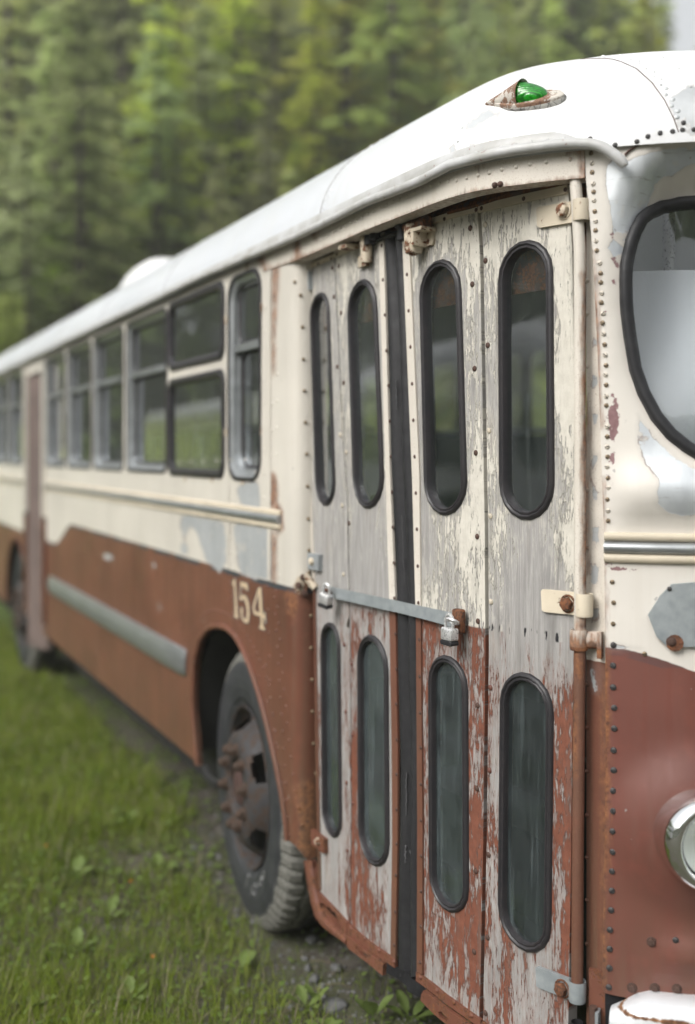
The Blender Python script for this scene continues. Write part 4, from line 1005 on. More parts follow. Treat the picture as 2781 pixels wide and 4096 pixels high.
# blanking plate
oc = [(2689,2339),(2640,2388),(2593,2463),(2627,2550),(2673,2589),(2900,2589),(2945,2552),(2985,2463),(2940,2385),(2890,2337),(2781,2332)]
mb = MB(); oz = O_.pxs(oc, .02); sheet(mb, O_, oz, (), .04, .012, .010)
pl = mb.build('blanking_plate', M['galv'], bus)
for x, y in ((2678,2356),(2686,2566),(2900,2566)): s, z = O_.px(x, y, .012); stamp(PS['screwdark' if y < 2400 else 'hex'], O_.frame(s, z, .0125), pl)
mb = MB(); s, z = O_.px(2700, 2572, .012)
mb.lathe([(.0001, .0006), (.012, .0006), (.019, .0002)][::-1], 12, O_.frame(s, z, .0125)); mb.build('rust_washer', M['rust'], pl)
# ------------------------------------------------------------------ headlamp (a pair)
ho = front_off(hx_, hz_); hp_ = O_.pt(hx_, hz_, ho + .022)
ax = Vector((-.34, -.94, 0)).normalized(); rt = Vector((-ax.y, ax.x, 0)) * -1
HM = Matrix(((-ax.y, 0, ax.x, hp_.x), (ax.x, 0, ax.y, hp_.y), (0, 1, 0, hp_.z), (0, 0, 0, 1))) @ Matrix.Scale(.95, 4)
def head(Mx):
    mb = MB(); mb.lathe([(.118, -.06), (.1150, -.03), (0.1150, .0), (0.1134, .016), (0.1071, .030), (0.0975, .038), (0.0890, .038), (0.0837, .032), (0.0816, .020)], 48, Mx)
    b = mb.build('headlamp', M['chrome'], bus, None, 60)
    mb = MB(); mb.lathe([(0.0827, .024), (0.0827, .018), (0.0779, .016), (0.0779, .024)], 40, Mx); mb.build('lamp_gasket', M['seal'], b)
    mb = MB(); mb.lathe([(0.0784, .016), (0.0763, .022), (0.0583, .030), (.03, .034), (.0001, .035)], 40, Mx); mb.build('lens', M['lens'], b)
    mb = MB(); mb.lathe([(0.0782, .014), (0.0636, -.002), (.035, -.014), (.0001, -.020)], 32, Mx); mb.build('reflector', M['silver'], b)
g = G('fluted_lens'); v = g.obj(); w = g.n('TexWave', {'Vector': g.sc(v, 1, 0, 0), 'Scale': 38.}, wave_type='BANDS', bands_direction='X').outputs[1]
w2 = g.n('TexWave', {'Vector': g.sc(v, 0, 0, 1), 'Scale': 24.}, wave_type='BANDS', bands_direction='Z').outputs[1]
bn = g.bump(g.add(g.mul(w, .5), g.mul(w2, .25)), .35, .004)
M['lens'] = g.done(g.n('MixShader', {0: .22, 1: g.n('BsdfTransparent', {'Color': (.93,.96,.94)}).outputs[0], 2: g.n('BsdfGlossy', {'Color': (1, 1, 1), 'Roughness': .03, 'Normal': bn}).outputs[0]}).outputs[0])
g = G('silvered_reflector'); v = g.obj(); w = g.n('TexWave', {'Vector': g.sc(v, 1, 0, 0), 'Scale': 38.}, wave_type='BANDS', bands_direction='X').outputs[1]
M['silver'] = g.done(g.bsdf((.95, .96, .95), .30, .75, g.bump(w, .25, .004)))
head(HM)
HM2 = HM.copy(); ax2 = Vector((.34, -.94, 0)).normalized(); HM2 = Matrix(((-ax2.y, 0, ax2.x, 2*XM-hp_.x), (ax2.x, 0, ax2.y, hp_.y), (0, 1, 0, hp_.z), (0, 0, 0, 1))); head(HM2)
# ------------------------------------------------------------------ bumper and apron
mb = MB(); rows = []; uv = []; sB = O_.px(2434, 4020, .06)[0]; n = 40
prof = [(.006, .0), (.009, .02), (.010, .04), (.006, .058), (-.003, .070), (-.014, .076), (-.03, .079), (-.07, .080), (-.12, .076), (-.15, .05)]
for h, o in prof:
    r = []
    for i in range(n+1):
        t = i/n; s = sB + (sM-sB)*t; k = smooth(-.02, .05, s-sB)
        dz = h if h < -.05 else h - .050*(1-smooth(-.02, .085, s-sB))
        r.append(O_.pt(s, zr(-1.216) + dz, o * (.55+.45*k))); uv.append((s, h))
    rows.append(r)
mb.grid(rows[::-1], uv[::-1]); e = [r[0] for r in rows]; mb.add(e + [e[0].lerp(e[-1], .5)], [(i+1, i, len(e)) for i in range(len(e)-1)])
g = G('chipped_white_bumper'); P = g.obj(); nz = g.n('SeparateXYZ', {0: P}).outputs[2]; nf = g.noise(P, 40, 7, .65); nm = g.noise(g.sc(P, 1, 1, 2.5), 12, 4)
r1 = g.mr(g.add(g.m_('ABSOLUTE', g.add(nz, -(zr(-1.216)-.022))), g.mul(g.add(g.add(nf, nm), -1.0), .022)), .003, .006, 1, 0)
r2 = g.mr(g.add(nf, g.mul(nm, .35)), .93, .95)
rs = g.m_('MAXIMUM', r1, r2); c = g.mix(rs, g.mix(g.mr(nm, .3, .7), (.66, .69, .72), (.80, .81, .82)), g.mix(g.mr(nf, .4, .62), (.09, .04, .02), (.30, .14, .05)))
M['bumper'] = g.done(g.bsdf(c, g.mr(rs, 0, 1, .28, .85), g.mul(g.mr(rs, 0, 1, .25, 0), 1.), g.bump(rs, .3, .003)))
mb.build('bumper', M['bumper'], bus, None, 50, XM)
mb = MB(); sheet(mb, O_, [(O_.px(2420, 4000)[0], zr(-1.40)), (sM, zr(-1.40)), (sM, zf+.02), (O_.px(2416, 3970)[0], zf+.02)], (), .08, -.012); mb.build('front_apron', M['tar'], bus, None, 40, XM)
mb = MB(); sheet(mb, O_, [(O_.px(2355, 4000, -.02)[0], zr(-1.38)), (O_.px(2420, 4000, -.02)[0], zr(-1.38)), (O_.px(2420, 4000, -.02)[0], zf+.04), (O_.px(2357, 4000, -.02)[0], zf+.04)], (), .04, -.018, .01)
fr = O_.frame(*O_.px(2372, 4056, -.015), -.016); mb.dome(fr, .008, .005, 8, 1); mb.lathe([(.0001,-.03),(.010,-.03),(.010,.01),(.0001,.012)], 6, O_.frame(*O_.px(2374, 4078, 0), .0) @ Matrix.Rotation(pi/2, 4, 'X'), 1); mb.box(.007, .045, .03, O_.frame(*O_.px(2392, 4082, 0), .0), 2)
mb.build('jamb_foot', [M['rustred'], M['bolt'], M['grey']], bus)

# ------------------------------------------------------------------ roof
AX, BZ = XM - 1.39, .530
def roof_c(p): return Vector((XM, max(p.y, 3.35)))
def roof_pt(s, t, lift=0):
    p, n = O_.at(s); c = roof_c(p)
    e = -.0 
    r = 1 - cos(t*pi/2)
    q = (p + n*.012*(1-t)).lerp(c, r)
    w = .004*NZ.noise(Vector((s*1.7, t*5, 2.2))) * smooth(.05, .2, t)
    return Vector((q.x, q.y, zr(.695) + BZ*sin(t*pi/2)**.94 + lift + w))
S = [0, 1.5, 3, 4.5, 6, 7, 7.8, 8.4] + [8.8 + (sM-8.8)*i/80 for i in range(81)]
TT = [i/44*.999 for i in range(45)]
mb = MB(); rows = []; uv = []
for t in TT:
    r = []
    for s in S: r.append(roof_pt(s, t)); uv.append((s, t*1.4))
    rows.append(r)
mb.grid(rows, uv)
bt = BVHTree.FromPolygons(mb.v, mb.f)
def rhit(x, y):
    h = bt.ray_cast(CAM, ray(x, y)); return (h[0], h[1] if h[1].dot(ray(x, y)) < 0 else -h[1]) if h[0] else (None, None)
def nfr(p, n, t=None, lift=0.):
    n = n.normalized(); t = (t or Vector((0, -1, 0))); t = (t - n*t.dot(n)).normalized(); b = n.cross(t)
    return Matrix(((t.x, b.x, n.x, p.x+n.x*lift), (t.y, b.y, n.y, p.y+n.y*lift), (t.z, b.z, n.z, p.z+n.z*lift), (0, 0, 0, 1)))
bare_r = [[(1700,690),(1740,676),(1752,690),(1718,704)], [(1560,742),(1600,728),(1612,742),(1570,758)], [(2240,548),(2290,545),(2300,558),(2250,562)], [(1930,436),(2010,440),(2030,444),(2012,458),(1995,478),(1985,476),(1988,462),(1976,452),(1960,470),(1930,484),(1890,508),(1860,518),(1840,515),(1880,490),(1915,470)],
    [(1826,565),(1836,575),(1838,600),(1820,620),(1802,640),(1800,610)], [(1870,590),(1895,578),(1905,590),(1880,602)],
    [(2720,336),(2760,330),(2900,320),(2900,420),(2800,415),(2781,470),(2730,452),(2722,470),(2745,480),(2781,478),(2850,520),(2800,540),(2730,536),(2700,480),(2690,440),(2670,400),(2660,370),(2640,330),(2650,325),(2690,385),(2712,380),(2724,360)],
    [(2440,548),(2470,556),(2488,575),(2490,600),(2465,585)]]
rivs = []
def rr(pts, r=.0055, h=.003):
    for x, y in pts:
        p, n = rhit(x, y)
        if p: rivs.append((p, n, r, h))
rr(z1_([(670,412),(477,478),(368,510),(315,553),(243,607),(178,672),(124,742),(83,820),(54,907)]))
rr(z1_([(1050,335),(1100,360),(1153,384),(1207,393),(1210,410),(1260,424),(1253,443),(1308,463),(1302,492),(1352,510),(1350,548),(1390,570),(1387,610),(1433,640),(1426,680),(1467,714),(1460,753),(910,358),(945,352),(985,362),(1010,345),(1080,372),(1150,368),(1360,372),(1465,443),(1546,557)]), .0068, .0034)
rr([(900+1.0*0+x*.6337, 700+y*.6337) for x, y in ((688,92),(650,128),(640,160),(625,195))], .006)
for s_ in (O_.px(1290, 880)[0] + .03, sE(4.9) + .03, sE(6.2) + .03):
    for i in range(26):
        p = roof_pt(s_, .03 + i*.035); q1 = roof_pt(s_ + .02, .03 + i*.035) - p; q2 = roof_pt(s_, .05 + i*.035) - p; n = q1.cross(q2).normalized(); rivs.append((p, n if n.z > 0 else -n, .006, .0032))
for p, n, r, h in rivs: mb.dome(nfr(p, n, None, -.0005), r, h, 7)
brf = sdf(bare_r)
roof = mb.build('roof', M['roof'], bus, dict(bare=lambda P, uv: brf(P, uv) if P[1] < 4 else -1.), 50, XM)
# panel seam over the front, drawn on the roof surface
def on_roof(pts, lift=0.):
    out = []
    for i in range(len(pts)-1):
        for k in range(6):
            x = pts[i][0]+(pts[i+1][0]-pts[i][0])*k/6; y = pts[i][1]+(pts[i+1][1]-pts[i][1])*k/6
            p, n = rhit(x, y)
            if p: out.append(p + n*lift)
    return out
mb = MB(); sp = on_roof(z1_([(840,381),(920,377),(1000,376),(1050,382),(1100,396),(1200,441),(1300,531),(1380,641),(1440,761),(1478,867)]), -.0004)
if len(sp) > 2: mb.tube(sp, .0016, 5)
for s_ in (O_.px(1290, 880)[0], sE(4.9), sE(6.2), sE(7.5), sE(8.8)):
    mb.tube([roof_pt(s_, t, .0002) for t in [i/30 for i in range(29)]], .0014, 5)
bs = [O_.pt(s, z, front_off(s, z) + .004) for s, z in O_.pxs([(2500,622),(2515,606),(2540,590),(2568,572),(2595,560),(2623,552),(2679,543),(2734,540),(2781,539),(2850,538)])]
mb.tube(bs, .0028, 6); mb.build('roof_seam', M['bolt'], roof)
for x, y in [(2200+a*.3682, 500+b*.3682) for a, b in ((438,148),(708,218),(835,243),(945,180),(1065,125),(1198,87),(1333,70),(1440,53),(1565,50))] + z1_([(1503,790)]):
    p, n = rhit(x, y)
    if p: stamp(PS['screwdark'], nfr(p, n, Vector((1, -.5, 0)), .0004) @ Matrix.Rotation(random.uniform(-.6, .9), 4, 'Z') @ Matrix.Scale(1.05, 4), roof)
# gutter: runs the length of the bus and curls down at the front
gp = [(1185,947),(1330,876),(1470,805),(1600,757),(1692,719),(1800,659),(1900,634),(1986,613),(2070,598),(2148,588),(2205,580),(2260,576),(2310,574),(2360,575),(2390,581),(2415,591),(2440,606),(2462,622),(2480,638),(2494,653),(2500,664)]
GP = []
for x, y in gp: s, z = O_.px(x, y, .03); GP.append(O_.pt(s, z, .03))
GP = [Vector((1.36, 12.4, zr(.71))), Vector((1.36, 8, zr(.71))), Vector((1.36, 5.5, zr(.711))), Vector((1.36, 4.2, zr(.712)))] + GP
mb = MB(); mb.tube(GP, [.0125]*(len(GP)-2) + [.0115, .009], 10, False, 0, None, None)
fl_ = []; uvf = []; sg1 = O_.px(2400, 585, .03)[0]
SF = [0, 2, 4, 6, 7.5, 8.5] + [8.8 + (sg1-8.8)*i/60 for i in range(61)]
for t, o in ((-.02, .003), (.035, .004), (.052, .0032), (.054, .0)):
    fl_.append([roof_pt(s, max(t, 0) * smooth(sg1 + .02, sg1 - .12, s)) + Vector((O_.at(s)[1].x*o, O_.at(s)[1].y*o, 0)) for s in SF]); uvf += [(s, t) for s in SF]
mb.grid(fl_, uvf)
for x, y in z1_([(40,1025),(107,1004),(176,988),(254,970),(338,950),(427,933),(525,918),(630,905),(735,897)]):
    p, n = rhit(x, y)
    if p: mb.dome(nfr(p, n, None, .002), .006, .004, 8)
g = G('weathered_gutter'); P = g.obj(); nf = g.noise(P, 60, 6, .65); nm = g.noise(P, 10, 4)
c = g.mix(g.mr(nm, .35, .65), (.50, .505, .505), (.36, .355, .335)); c = g.mix(g.mr(g.add(nf, g.mul(nm, .3)), .80, .82), c, (.26, .18, .16))
M['gutter'] = g.done(g.bsdf(c, .45)); mb.build('gutter', M['gutter'], bus, None, 60)
# green marker lamp on the roof
p0, n0 = rhit(2000, 440); p1, n1 = rhit(2150, 432)
tt = (p1 - p0).normalized(); nn = (n0 + n1).normalized(); nn = (nn*.72 + Vector((0, 0, 1))*.42).normalized()
pc = (p0 + p1) / 2
LM = nfr(pc, nn, tt, -.004) @ Matrix.Scale(.74, 4)
def tear(k, dz, w=1.0):
    """teardrop outline, tip to the rear (-x), round to the front (+x)"""
    o = []
    for i in range(36):
        a = 2*pi*i/36; x = .145*cos(a); hw = .060*w*(abs(sin(a)))*(1 if cos(a) > -.1 else max(0, 1 + (cos(a)+.1)*.93)**.9)
        o.append((x*k - .004, (hw if sin(a) >= 0 else -hw)*k + .048, dz))
    return o
def loft(mb, rows, mi=0, top=True):
    n = len(rows[0]); vs = [LM @ Vector(p) for r in rows for p in r]; fs = [(j*n+i, j*n+(i+1) % n, (j+1)*n+(i+1) % n, (j+1)*n+i) for j in range(len(rows)-1) for i in range(n)]
    if top: fs.append(tuple((len(rows)-1)*n+i for i in range(n)))
    mb.add(vs, fs, None, mi)
LMS = dict(s=1)
mb = MB(); loft(mb, [tear(1.04, -.06), tear(1.04, .008), tear(1.02, .012), tear(.9, .013)])
g = G('cracked_gasket'); P = g.obj(); crk = g.n('TexVoronoi', {'Vector': P, 'Scale': 60.}, feature='DISTANCE_TO_EDGE').outputs[0]; w = g.mr(g.noise(P, 14, 3), .4, .6)
c = g.mix(g.mr(crk, .0, .06), (.02, .02, .02), g.mix(w, (.06, .06, .055), (.42, .41, .38))); M['lampgasket'] = g.done(g.bsdf(c, .8, 0, g.bump(crk, .5, .004)))
lampg = mb.build('marker_lamp', M['lampgasket'], bus)
mb = MB(); R_ = []
for k, z in ((1.0, .012), (1.0, .019), (.97, .023), (.90, .025)): R_.append(tear(k, z))
loft(mb, R_)
# cowl rising from the tip to the lens
rows = []
for j in range(9):
    t = j/8; x = -.135 + .135*t; hw = .008 + .045*t; hh = .006 + .056*t**1.1; r = []
    for i in range(13):
        a = pi*i/12; r.append(LM @ Vector((x + .020*(1-sin(a))*t*0, .048 + hw*cos(a), .022 + hh*sin(a)**.8)))
    rows.append(r)
mb.grid(rows)
M['lampbase'] = rusty('rust_stained_white_lamp', (.60, .56, .50), .50, .6, 0, (.12, .065, .045), (.26, .15, .095)); mb.build('lamp_housing', M['lampbase'], lampg)
mb = MB(); rows = []
for j in range(13):
    t = j/12; x = -.012 + .098*t; k = sqrt(max(0, 1 - (max(0, t-.12)/.88)**2)); r = []
    for i in range(17):
        a = pi*i/16; r.append(LM @ Vector((x, .048 + (.046*k+.0005)*cos(a), .022 + (.053*(1-.42*t)*k**.7+.0005)*sin(a)**.85)))
    rows.append(r)
mb.grid(rows)
g = G('green_glass_lens'); P = g.obj(); w = g.n('TexWave', {'Vector': g.sc(P, 1, 1, .6), 'Scale': 90., 'Distortion': 4.}, wave_type='BANDS', bands_direction='DIAGONAL').outputs[1]; nf = g.noise(P, 40, 4)
c = g.mix(g.mr(w, .2, .8), (.0, .13, .004), (.01, .30, .010)); c = g.mix(g.mr(nf, .5, .7), c, (.0, .05, .004))
M['green'] = g.done(g.bsdf(c, .12, 0, g.bump(w, .25, .004), Coat_Weight=.6, Coat_Roughness=.05, Specular_IOR_Level=.6)); mb.build('lens', M['green'], lampg)
stamp(PS['screwcream'], LM @ Matrix.Translation((.116, .048, .0255)), lampg)
# hump on the roof (ventilator)
mb = MB(); rows = []
for j in range(15):
    t = j/14; r = []
    for i in range(21):
        u = -1 + 2*i/20; h = (1-abs(u)**3.2)**.6 * (1-abs(2*t-1)**3.4)**.6
        r.append(Vector((2.12 + .27*u, 7.05 + 1.0*t, zr(1.02) + .33*h)))
    rows.append(r)
mb.grid(rows).build('roof_ventilator', M['white'], bus)
# ------------------------------------------------------------------ wheels
def wheel(center, turn, parent, px_chalk=False):
    base = empty('wheel', center); base.parent = parent; base.matrix_parent_inverse = Matrix(); base.matrix_basis = Matrix.Translation(Vector(center) - parent.location)
    # local z = axle pointing outwards
    a = Vector((-1, 0, 0)); a = Matrix.Rotation(turn, 3, 'Z') @ a
    u = Vector((0, 0, 1)).cross(a); Mx = Matrix(((u.x, 0, a.x, center[0]), (u.y, 0, a.y, center[1]), (0, 1, 0, center[2]), (0, 0, 0, 1)))
    R = .522; n = 240
    prof = [(.300,-.20),(.34,-.225),(.42,-.24),(.485,-.225),(.508,-.205),(.514,-.16),(R,-.145),(.513,-.140),(.513,-.128),(R,-.123),(R,-.098),(.513,-.093),(.513,-.081),(R,-.076),(.519,-.05),(.510,-.030),(.492,-.016),(.470,-.006),(.44,.002),(.40,.006),(.36,.004),(.33,-.002),(.318,-.010),(.305,-.014),(.298,-.020)]
    vs = []; fs = []
    for j, (r, h) in enumerate(prof):
        for i in range(n):
            rr_ = r; hh = h; ph = i % 4
            if j in (15, 16, 14) and ph == 0: rr_ -= .016 if j != 14 else .012
            if j == 17 and ph == 0: rr_ -= .005
            if 6 <= j <= 13: hh += .006 * (1 if (i // 5) % 2 else -1)
            vs.append((rr_*cos(2*pi*i/n), rr_*sin(2*pi*i/n), hh))
    for j in range(len(prof)-1):
        for i in range(n): fs.append((j*n+i, j*n+(i+1) % n, (j+1)*n+(i+1) % n, (j+1)*n+i))
    mb = MB(); mb.add(vs, fs, [(hypot(v[0], v[1]), v[2]) for v in vs], 0, Mx)
    mb.build('tyre', M['tyre'], base, dict(rad=lambda P, uv: uv[0], hgt=lambda P, uv: P[2]), 22)
    mb = MB(); mb.lathe([(.296,-.20),(.290,-.06),(.286,-.045),(.291,-.020),(.300,-.012),(.303,-.008),(.300,-.004),(.290,-.010),(.283,-.035),(.272,-.055),(.262,-.060)], 60, Mx)
    hol = lambda j, i: ((j-4.5)/3.0)**2 + (((i % 24) - 10)/5.0)**2 < 1
    mb.lathe([(.266,-.062),(.262,-.054),(.254,-.040),(.247,-.028),(.239,-.017),(.231,-.006),(.223,.004),(.214,.014),(.204,.022),(.193,.029),(.182,.033),(.172,.035),(.112,.035),(.108,.032),(.104,.022),(.098,-.01),(.090,-.03)], 120, Mx, 0, hol)
    mb.build('rim', M['rimm'], base, None, 40)
    mb = MB(); mb.lathe([(.100,-.02),(.085,-.02),(.080,.010),(.060,.028),(.035,.034),(.0001,.035)], 30, Mx); mb.build('hub', M['hub'], base)
    mb = MB(); mb.lathe([(.262,-.06),(.14,-.11),(.05,-.11)], 30, Mx); mb.build('brake_drum', M['dark'], base)
    nut = MB(); nut.lathe([(.024, 0), (.024, .005), (.019, .007)], 14); nut.prism([(.0200*cos(radians(60*k)), .0200*sin(radians(60*k))) for k in range(6)], .006, .026, None, 0, .003); nut.lathe([(.0125, .024), (.0125, .033), (.010, .036), (.0001, .036)], 10)
    pn = proto('lug_nut', nut, M['nut'])
    for k in range(10):
        aa = 2*pi*(k+.3)/10
        o = pn.copy(); C.objects.link(o); put(o, Mx @ Matrix.Translation((.144*cos(aa), .144*sin(aa), .034)) @ Matrix.Rotation(aa*1.7, 4, 'Z') @ Matrix.Diagonal((1.1, 1.1, .95, 1)), base)
    return base, Mx
g = G('old_tyre_rubber'); P = g.obj(); rad = g.attr('rad'); hg = g.attr('hgt'); n1 = g.noise(P, 14, 6, .65); n2 = g.noise(P, 90, 4, .6)
mud = g.mr(g.add(rad, g.mul(g.add(n1, -.5), .05)), .458, .470); mud = g.mul(mud, g.mr(g.add(g.n('SeparateXYZ', {0: P}).outputs[0], g.mul(g.add(n1, -.5), .02)), 1.505, 1.535, 1, .12))
c = g.mix(g.mr(n1, .3, .7), (.022, .024, .027), (.048, .050, .054)); c = g.mix(g.mul(mud, .95), c, g.mix(g.mr(n2, .3, .7), (.105, .105, .092), (.185, .18, .16)))
ringb = g.n('TexWave', {'Vector': g.n('CombineXYZ', {0: rad}).outputs[0], 'Scale': 9.}, wave_type='BANDS', bands_direction='X').outputs[1]
M['tyre'] = g.done(g.bsdf(c, g.mr(mud, 0, 1, .55, .92), 0, g.bump(g.add(g.mul(n2, .35), g.add(g.mul(mud, .5), g.mul(ringb, .25))), .5, .004), Specular_IOR_Level=.35))
M['rimm'] = rusty('rust_brown_painted_steel', (.040, .039, .041), .46, .65, 0, (.035, .024, .018), (.066, .040, .028)); M['hub'] = rusty('rusty_red_hub', (.065, .032, .026), .4, .8, 0, (.04, .022, .018), (.085, .042, .032)); M['nut'] = rusty('rusty_nut', (.062, .040, .028), .5, .8, 0, (.035, .022, .016), (.085, .048, .030))
WC = (1.43, 3.945, .500)
wf, WM = wheel(WC, radians(-5.0), bus)
wheel((1.43, 9.25, .500), 0, bus)
wheel((2*XM - 1.43 + 0, 3.945, .5), pi, bus); wheel((2*XM - 1.43, 9.25, .5), pi, bus)
# chalk figures on the sidewall
WI = WM.inverted()
def onwall(x, y):
    D = ray(x, y); o = WI @ CAM; d = WI.to_3x3() @ D; t = (.0085 - o.z) / d.z; return WM @ (o + d*t)
ck = MB(); zz = lambda pts: [(750+x/1.788, 2450+y/1.788) for x, y in pts]
for st in ([(418,1960),(428,1900),(437,1868)], [(437,1870),(447,1895)], [(447,2032),(452,1990),(462,1960)], [(478,1940),(468,1985),(474,2022),(488,2010),(494,1965),(488,1938),(478,1940)], [(524,1888),(512,1920),(514,1955),(530,1945),(534,1920),(524,1888)], [(545,1850),(534,1880),(538,1905),(552,1890),(556,1860),(545,1850)]):
    ck.tube([onwall(x, y) for x, y in zz(st)], .0009, 4)
ck.build('chalk_marks', M['chalk'], wf)
# wheel housing and underbody
def box_between(name, x0, x1, y0, y1, z0, z1, mat, skip=()):
    mb = MB(); mb.box(x1-x0, y1-y0, z1-z0, Matrix.Translation(((x0+x1)/2, (y0+y1)/2, (z0+z1)/2))); return mb.build(name, mat, bus)
for y in (3.945, 9.25):
    mb = MB(); rows = []
    for X in (1.412, 2.0):
        rows.append([Vector((X, y + .565*cos(radians(a)), .50 + .66*sin(radians(a)))) for a in range(0, 181, 10)])
    mb.grid(rows); c0 = Vector((2.0, y, .5)); mb.add(rows[1] + [c0], [(i, i+1, len(rows[1])) for i in range(len(rows[1])-1)]); mb.build('wheel_housing', M['dark'], bus)
mb = MB(); mb.tube([E_.pt(*E_.px(x, y), -.02) for x, y in ((803,3070),(815,3105),(845,3132),(870,3125))], .012, 6); mb.build('housing_edge', M['dark'], bus)
box_between('underbody', 2.02, 3.26, 1.95, 12.3, .38, .56, M['dark'])
box_between('axle', 1.6, 3.7, 3.9, 4.0, .42, .52, M['dark'])
for y0, y1 in ((4.66, 8.6), (9.95, 12.3)): box_between('side_floor', 1.44, 3.85, y0, y1, .90, .94, M['dark'])
for y0, y1 in ((4.85, 8.55), (10.0, 12.2)): box_between('underfloor_shade_box', 1.62, 3.66, y0, y1, .21, .86, M['dark'])  # dark boxes added below the floor to deepen the shade underneath
# ------------------------------------------------------------------ inside of the bus
FZ = .98
box_between('saloon_floor', 2.02, 3.26, 3.36, 12.3, FZ-.04, FZ, M['teal'])
mb = MB()
for (x0, x1, y0, y1, z0, z1) in ((2.05, 3.3, 2.0, 3.36, FZ-.04, FZ), (1.62, 2.05, 2.3, 3.3, .40, .44), (1.50, 1.62, 2.75, 3.3, .40, .44), (1.80, 2.05, 2.3, 3.3, .44, .68), (2.02, 2.06, 2.0, 3.36, .40, FZ), (1.52, 2.05, 3.38, 3.42, .40, FZ), (1.72, 2.05, 2.26, 2.3, .40, FZ)):
    mb.box(x1-x0, y1-y0, z1-z0, Matrix.Translation(((x0+x1)/2, (y0+y1)/2, (z0+z1)/2)))
mb.build('step_well', M['teal'], bus)
mb = MB()
ho_ = [rrect(12.4 - y1, 12.4 - y0, zr(-.08), zr(.62), .06) for y0, y1 in ((2.3, 3.1), (3.2, 4.0), (4.07, 4.82), (4.865, 5.6), (5.68, 6.38), (6.45, 7.15), (7.23, 7.92), (8.0, 8.8), (8.95, 9.66), (9.74, 10.45), (10.53, 11.2))]
FAR = Plan([(2*XM-1.39, 12.4), (2*XM-1.39, 1.95)])
sheet(mb, FAR, [(0, zb), (10.3, zb), (10.3, zt), (0, zt)], ho_, .15); far = mb.build('far_side_panel', M['side'], bus, SIDE)
mb = MB(); sheet(mb, FAR, [(0, FZ), (10.3, FZ), (10.3, zt), (0, zt)], ho_, .15, -.0 + .03); mb.build('far_side_lining', M['inside'], bus)
mb = MB()
for h in ho_: sheet(mb, FAR, h, (), .3, .01)
mb.build_each('far_side_glass', M['screen'], bus)
mb = MB(); mb.add([(1.39, 12.4, zb), (2*XM-1.39, 12.4, zb), (2*XM-1.39, 12.4, zr(.7)), (3.4, 12.4, zr(1.1)), (XM, 12.4, zr(1.225)), (1.88, 12.4, zr(1.1)), (1.39, 12.4, zr(.7))], [(0,1,2,3,4,5,6)]); mb.build('rear_panel', M['side'], bus, SIDE)
mb = MB(); rows = []
for t in [i/12 for i in range(13)]:
    a = pi*t; rows.append([Vector((XM - 1.22*cos(a), y, zr(.68) + .46*sin(a))) for y in (3.5, 5, 8, 12.3)])
mb.grid(rows).build('ceiling', M['ceil'], bus)
st = MB(); st.box(.92, .10, .50, Matrix.Translation((0, .22, .62)) @ Matrix.Rotation(radians(-10), 4, 'X'), 0, .04); st.box(.92, .44, .14, Matrix.Translation((0, 0, .38)), 0, .05); st.box(.06, .4, .34, Matrix.Translation((-.3, 0, .17)), 1); st.box(.06, .4, .34, Matrix.Translation((.3, 0, .17)), 1)
st.tube([(-.44, .30, .72), (-.44, .32, .90), (.44, .32, .90), (.44, .30, .72)], .014, 8, False, 1)
sp = proto('bench_seat', st, [M['seatc'], M['alu']])
for y in (4.4, 5.2, 6.0, 6.8, 7.6, 9.2, 10.0, 10.8):
    for X in (1.92, 3.36):
        if X < 2 and y == 7.6: continue
        stamp(sp, Matrix.Translation((X, y, FZ)), bus)
pp = MB(); pp.tube([(0, 0, 0), (0, 0, 1.45)], .017, 10); sp = proto('grab_pole', pp, M['steel'])
for X, y in ((2.08, 3.34), (2.30, 4.1), (2.95, 4.1), (2.36, 5.6), (2.92, 5.6), (2.36, 7.2), (2.92, 7.2), (2.08, 2.35)): stamp(sp, Matrix.Translation((X, y, FZ)), bus)
mb = MB(); mb.box(1.3, .30, .35, Matrix.Translation((2.9, 2.15, 1.35)), 0, .05); mb.build('dashboard', M['dark'], bus)
mb = MB(); mb.tube([(3.1 + .23*cos(2*pi*i/24), 2.45 + .21*sin(2*pi*i/24), 1.62 + .08*sin(2*pi*i/24)) for i in range(24)], .014, 8, True); mb.tube([(3.1, 2.2, 1.2), (3.1, 2.45, 1.62)], .025, 8); mb.tube([(2.87, 2.45, 1.62), (3.33, 2.45, 1.62)], .012, 6); mb.build('steering_wheel', M['seal'], bus)

# ------------------------------------------------------------------ steel bar and padlocks across the door
ob = .020
def dp(x, y, o=ob): return D_.pt(*D_.px(x, y, o), o)
BT = [(1310,2343),(1400,2363),(1500,2384),(1600,2405),(1700,2427),(1844,2458)]; BB = [(1332,2392),(1420,2412),(1510,2433),(1606,2454),(1700,2478),(1822,2512)]
mb = MB(); rows = []
for lst, o in ((BT, -.004), (BT, .003), (BB, .003), (BB, -.004)): rows.append([dp(x, y, ob + o) for x, y in lst])
mb.grid(rows[::-1] + [rows[-1]]); mb.add([r[0] for r in rows] + [r[-1] for r in rows], [(0,1,2,3),(7,6,5,4)])
c = dp(1600, 2430); barE = empty('lock_bar', tuple(c), 'flat galvanised steel bar held by a padlock at each end across the folding door', 'metal bar')
mb.build('bar', M['galv'], barE, None, 30)
mb = MB(); s, z = D_.px(1834, 2484, ob); mb.box(.036, .062, .016, D_.frame(s, z, ob), 0, .006); mb.build('staple_plate', M['rust'], barE)
mb = MB(); f = D_.frame(*D_.px(1826, 2483, ob + .012), ob + .012); mb.tube([f @ Vector((.017*cos(2*pi*i/16), .007*sin(2*pi*i/16), .012 + .012*sin(2*pi*i/16))) for i in range(16)], .0042, 8, True); mb.build('staple', M['steel'], barE)
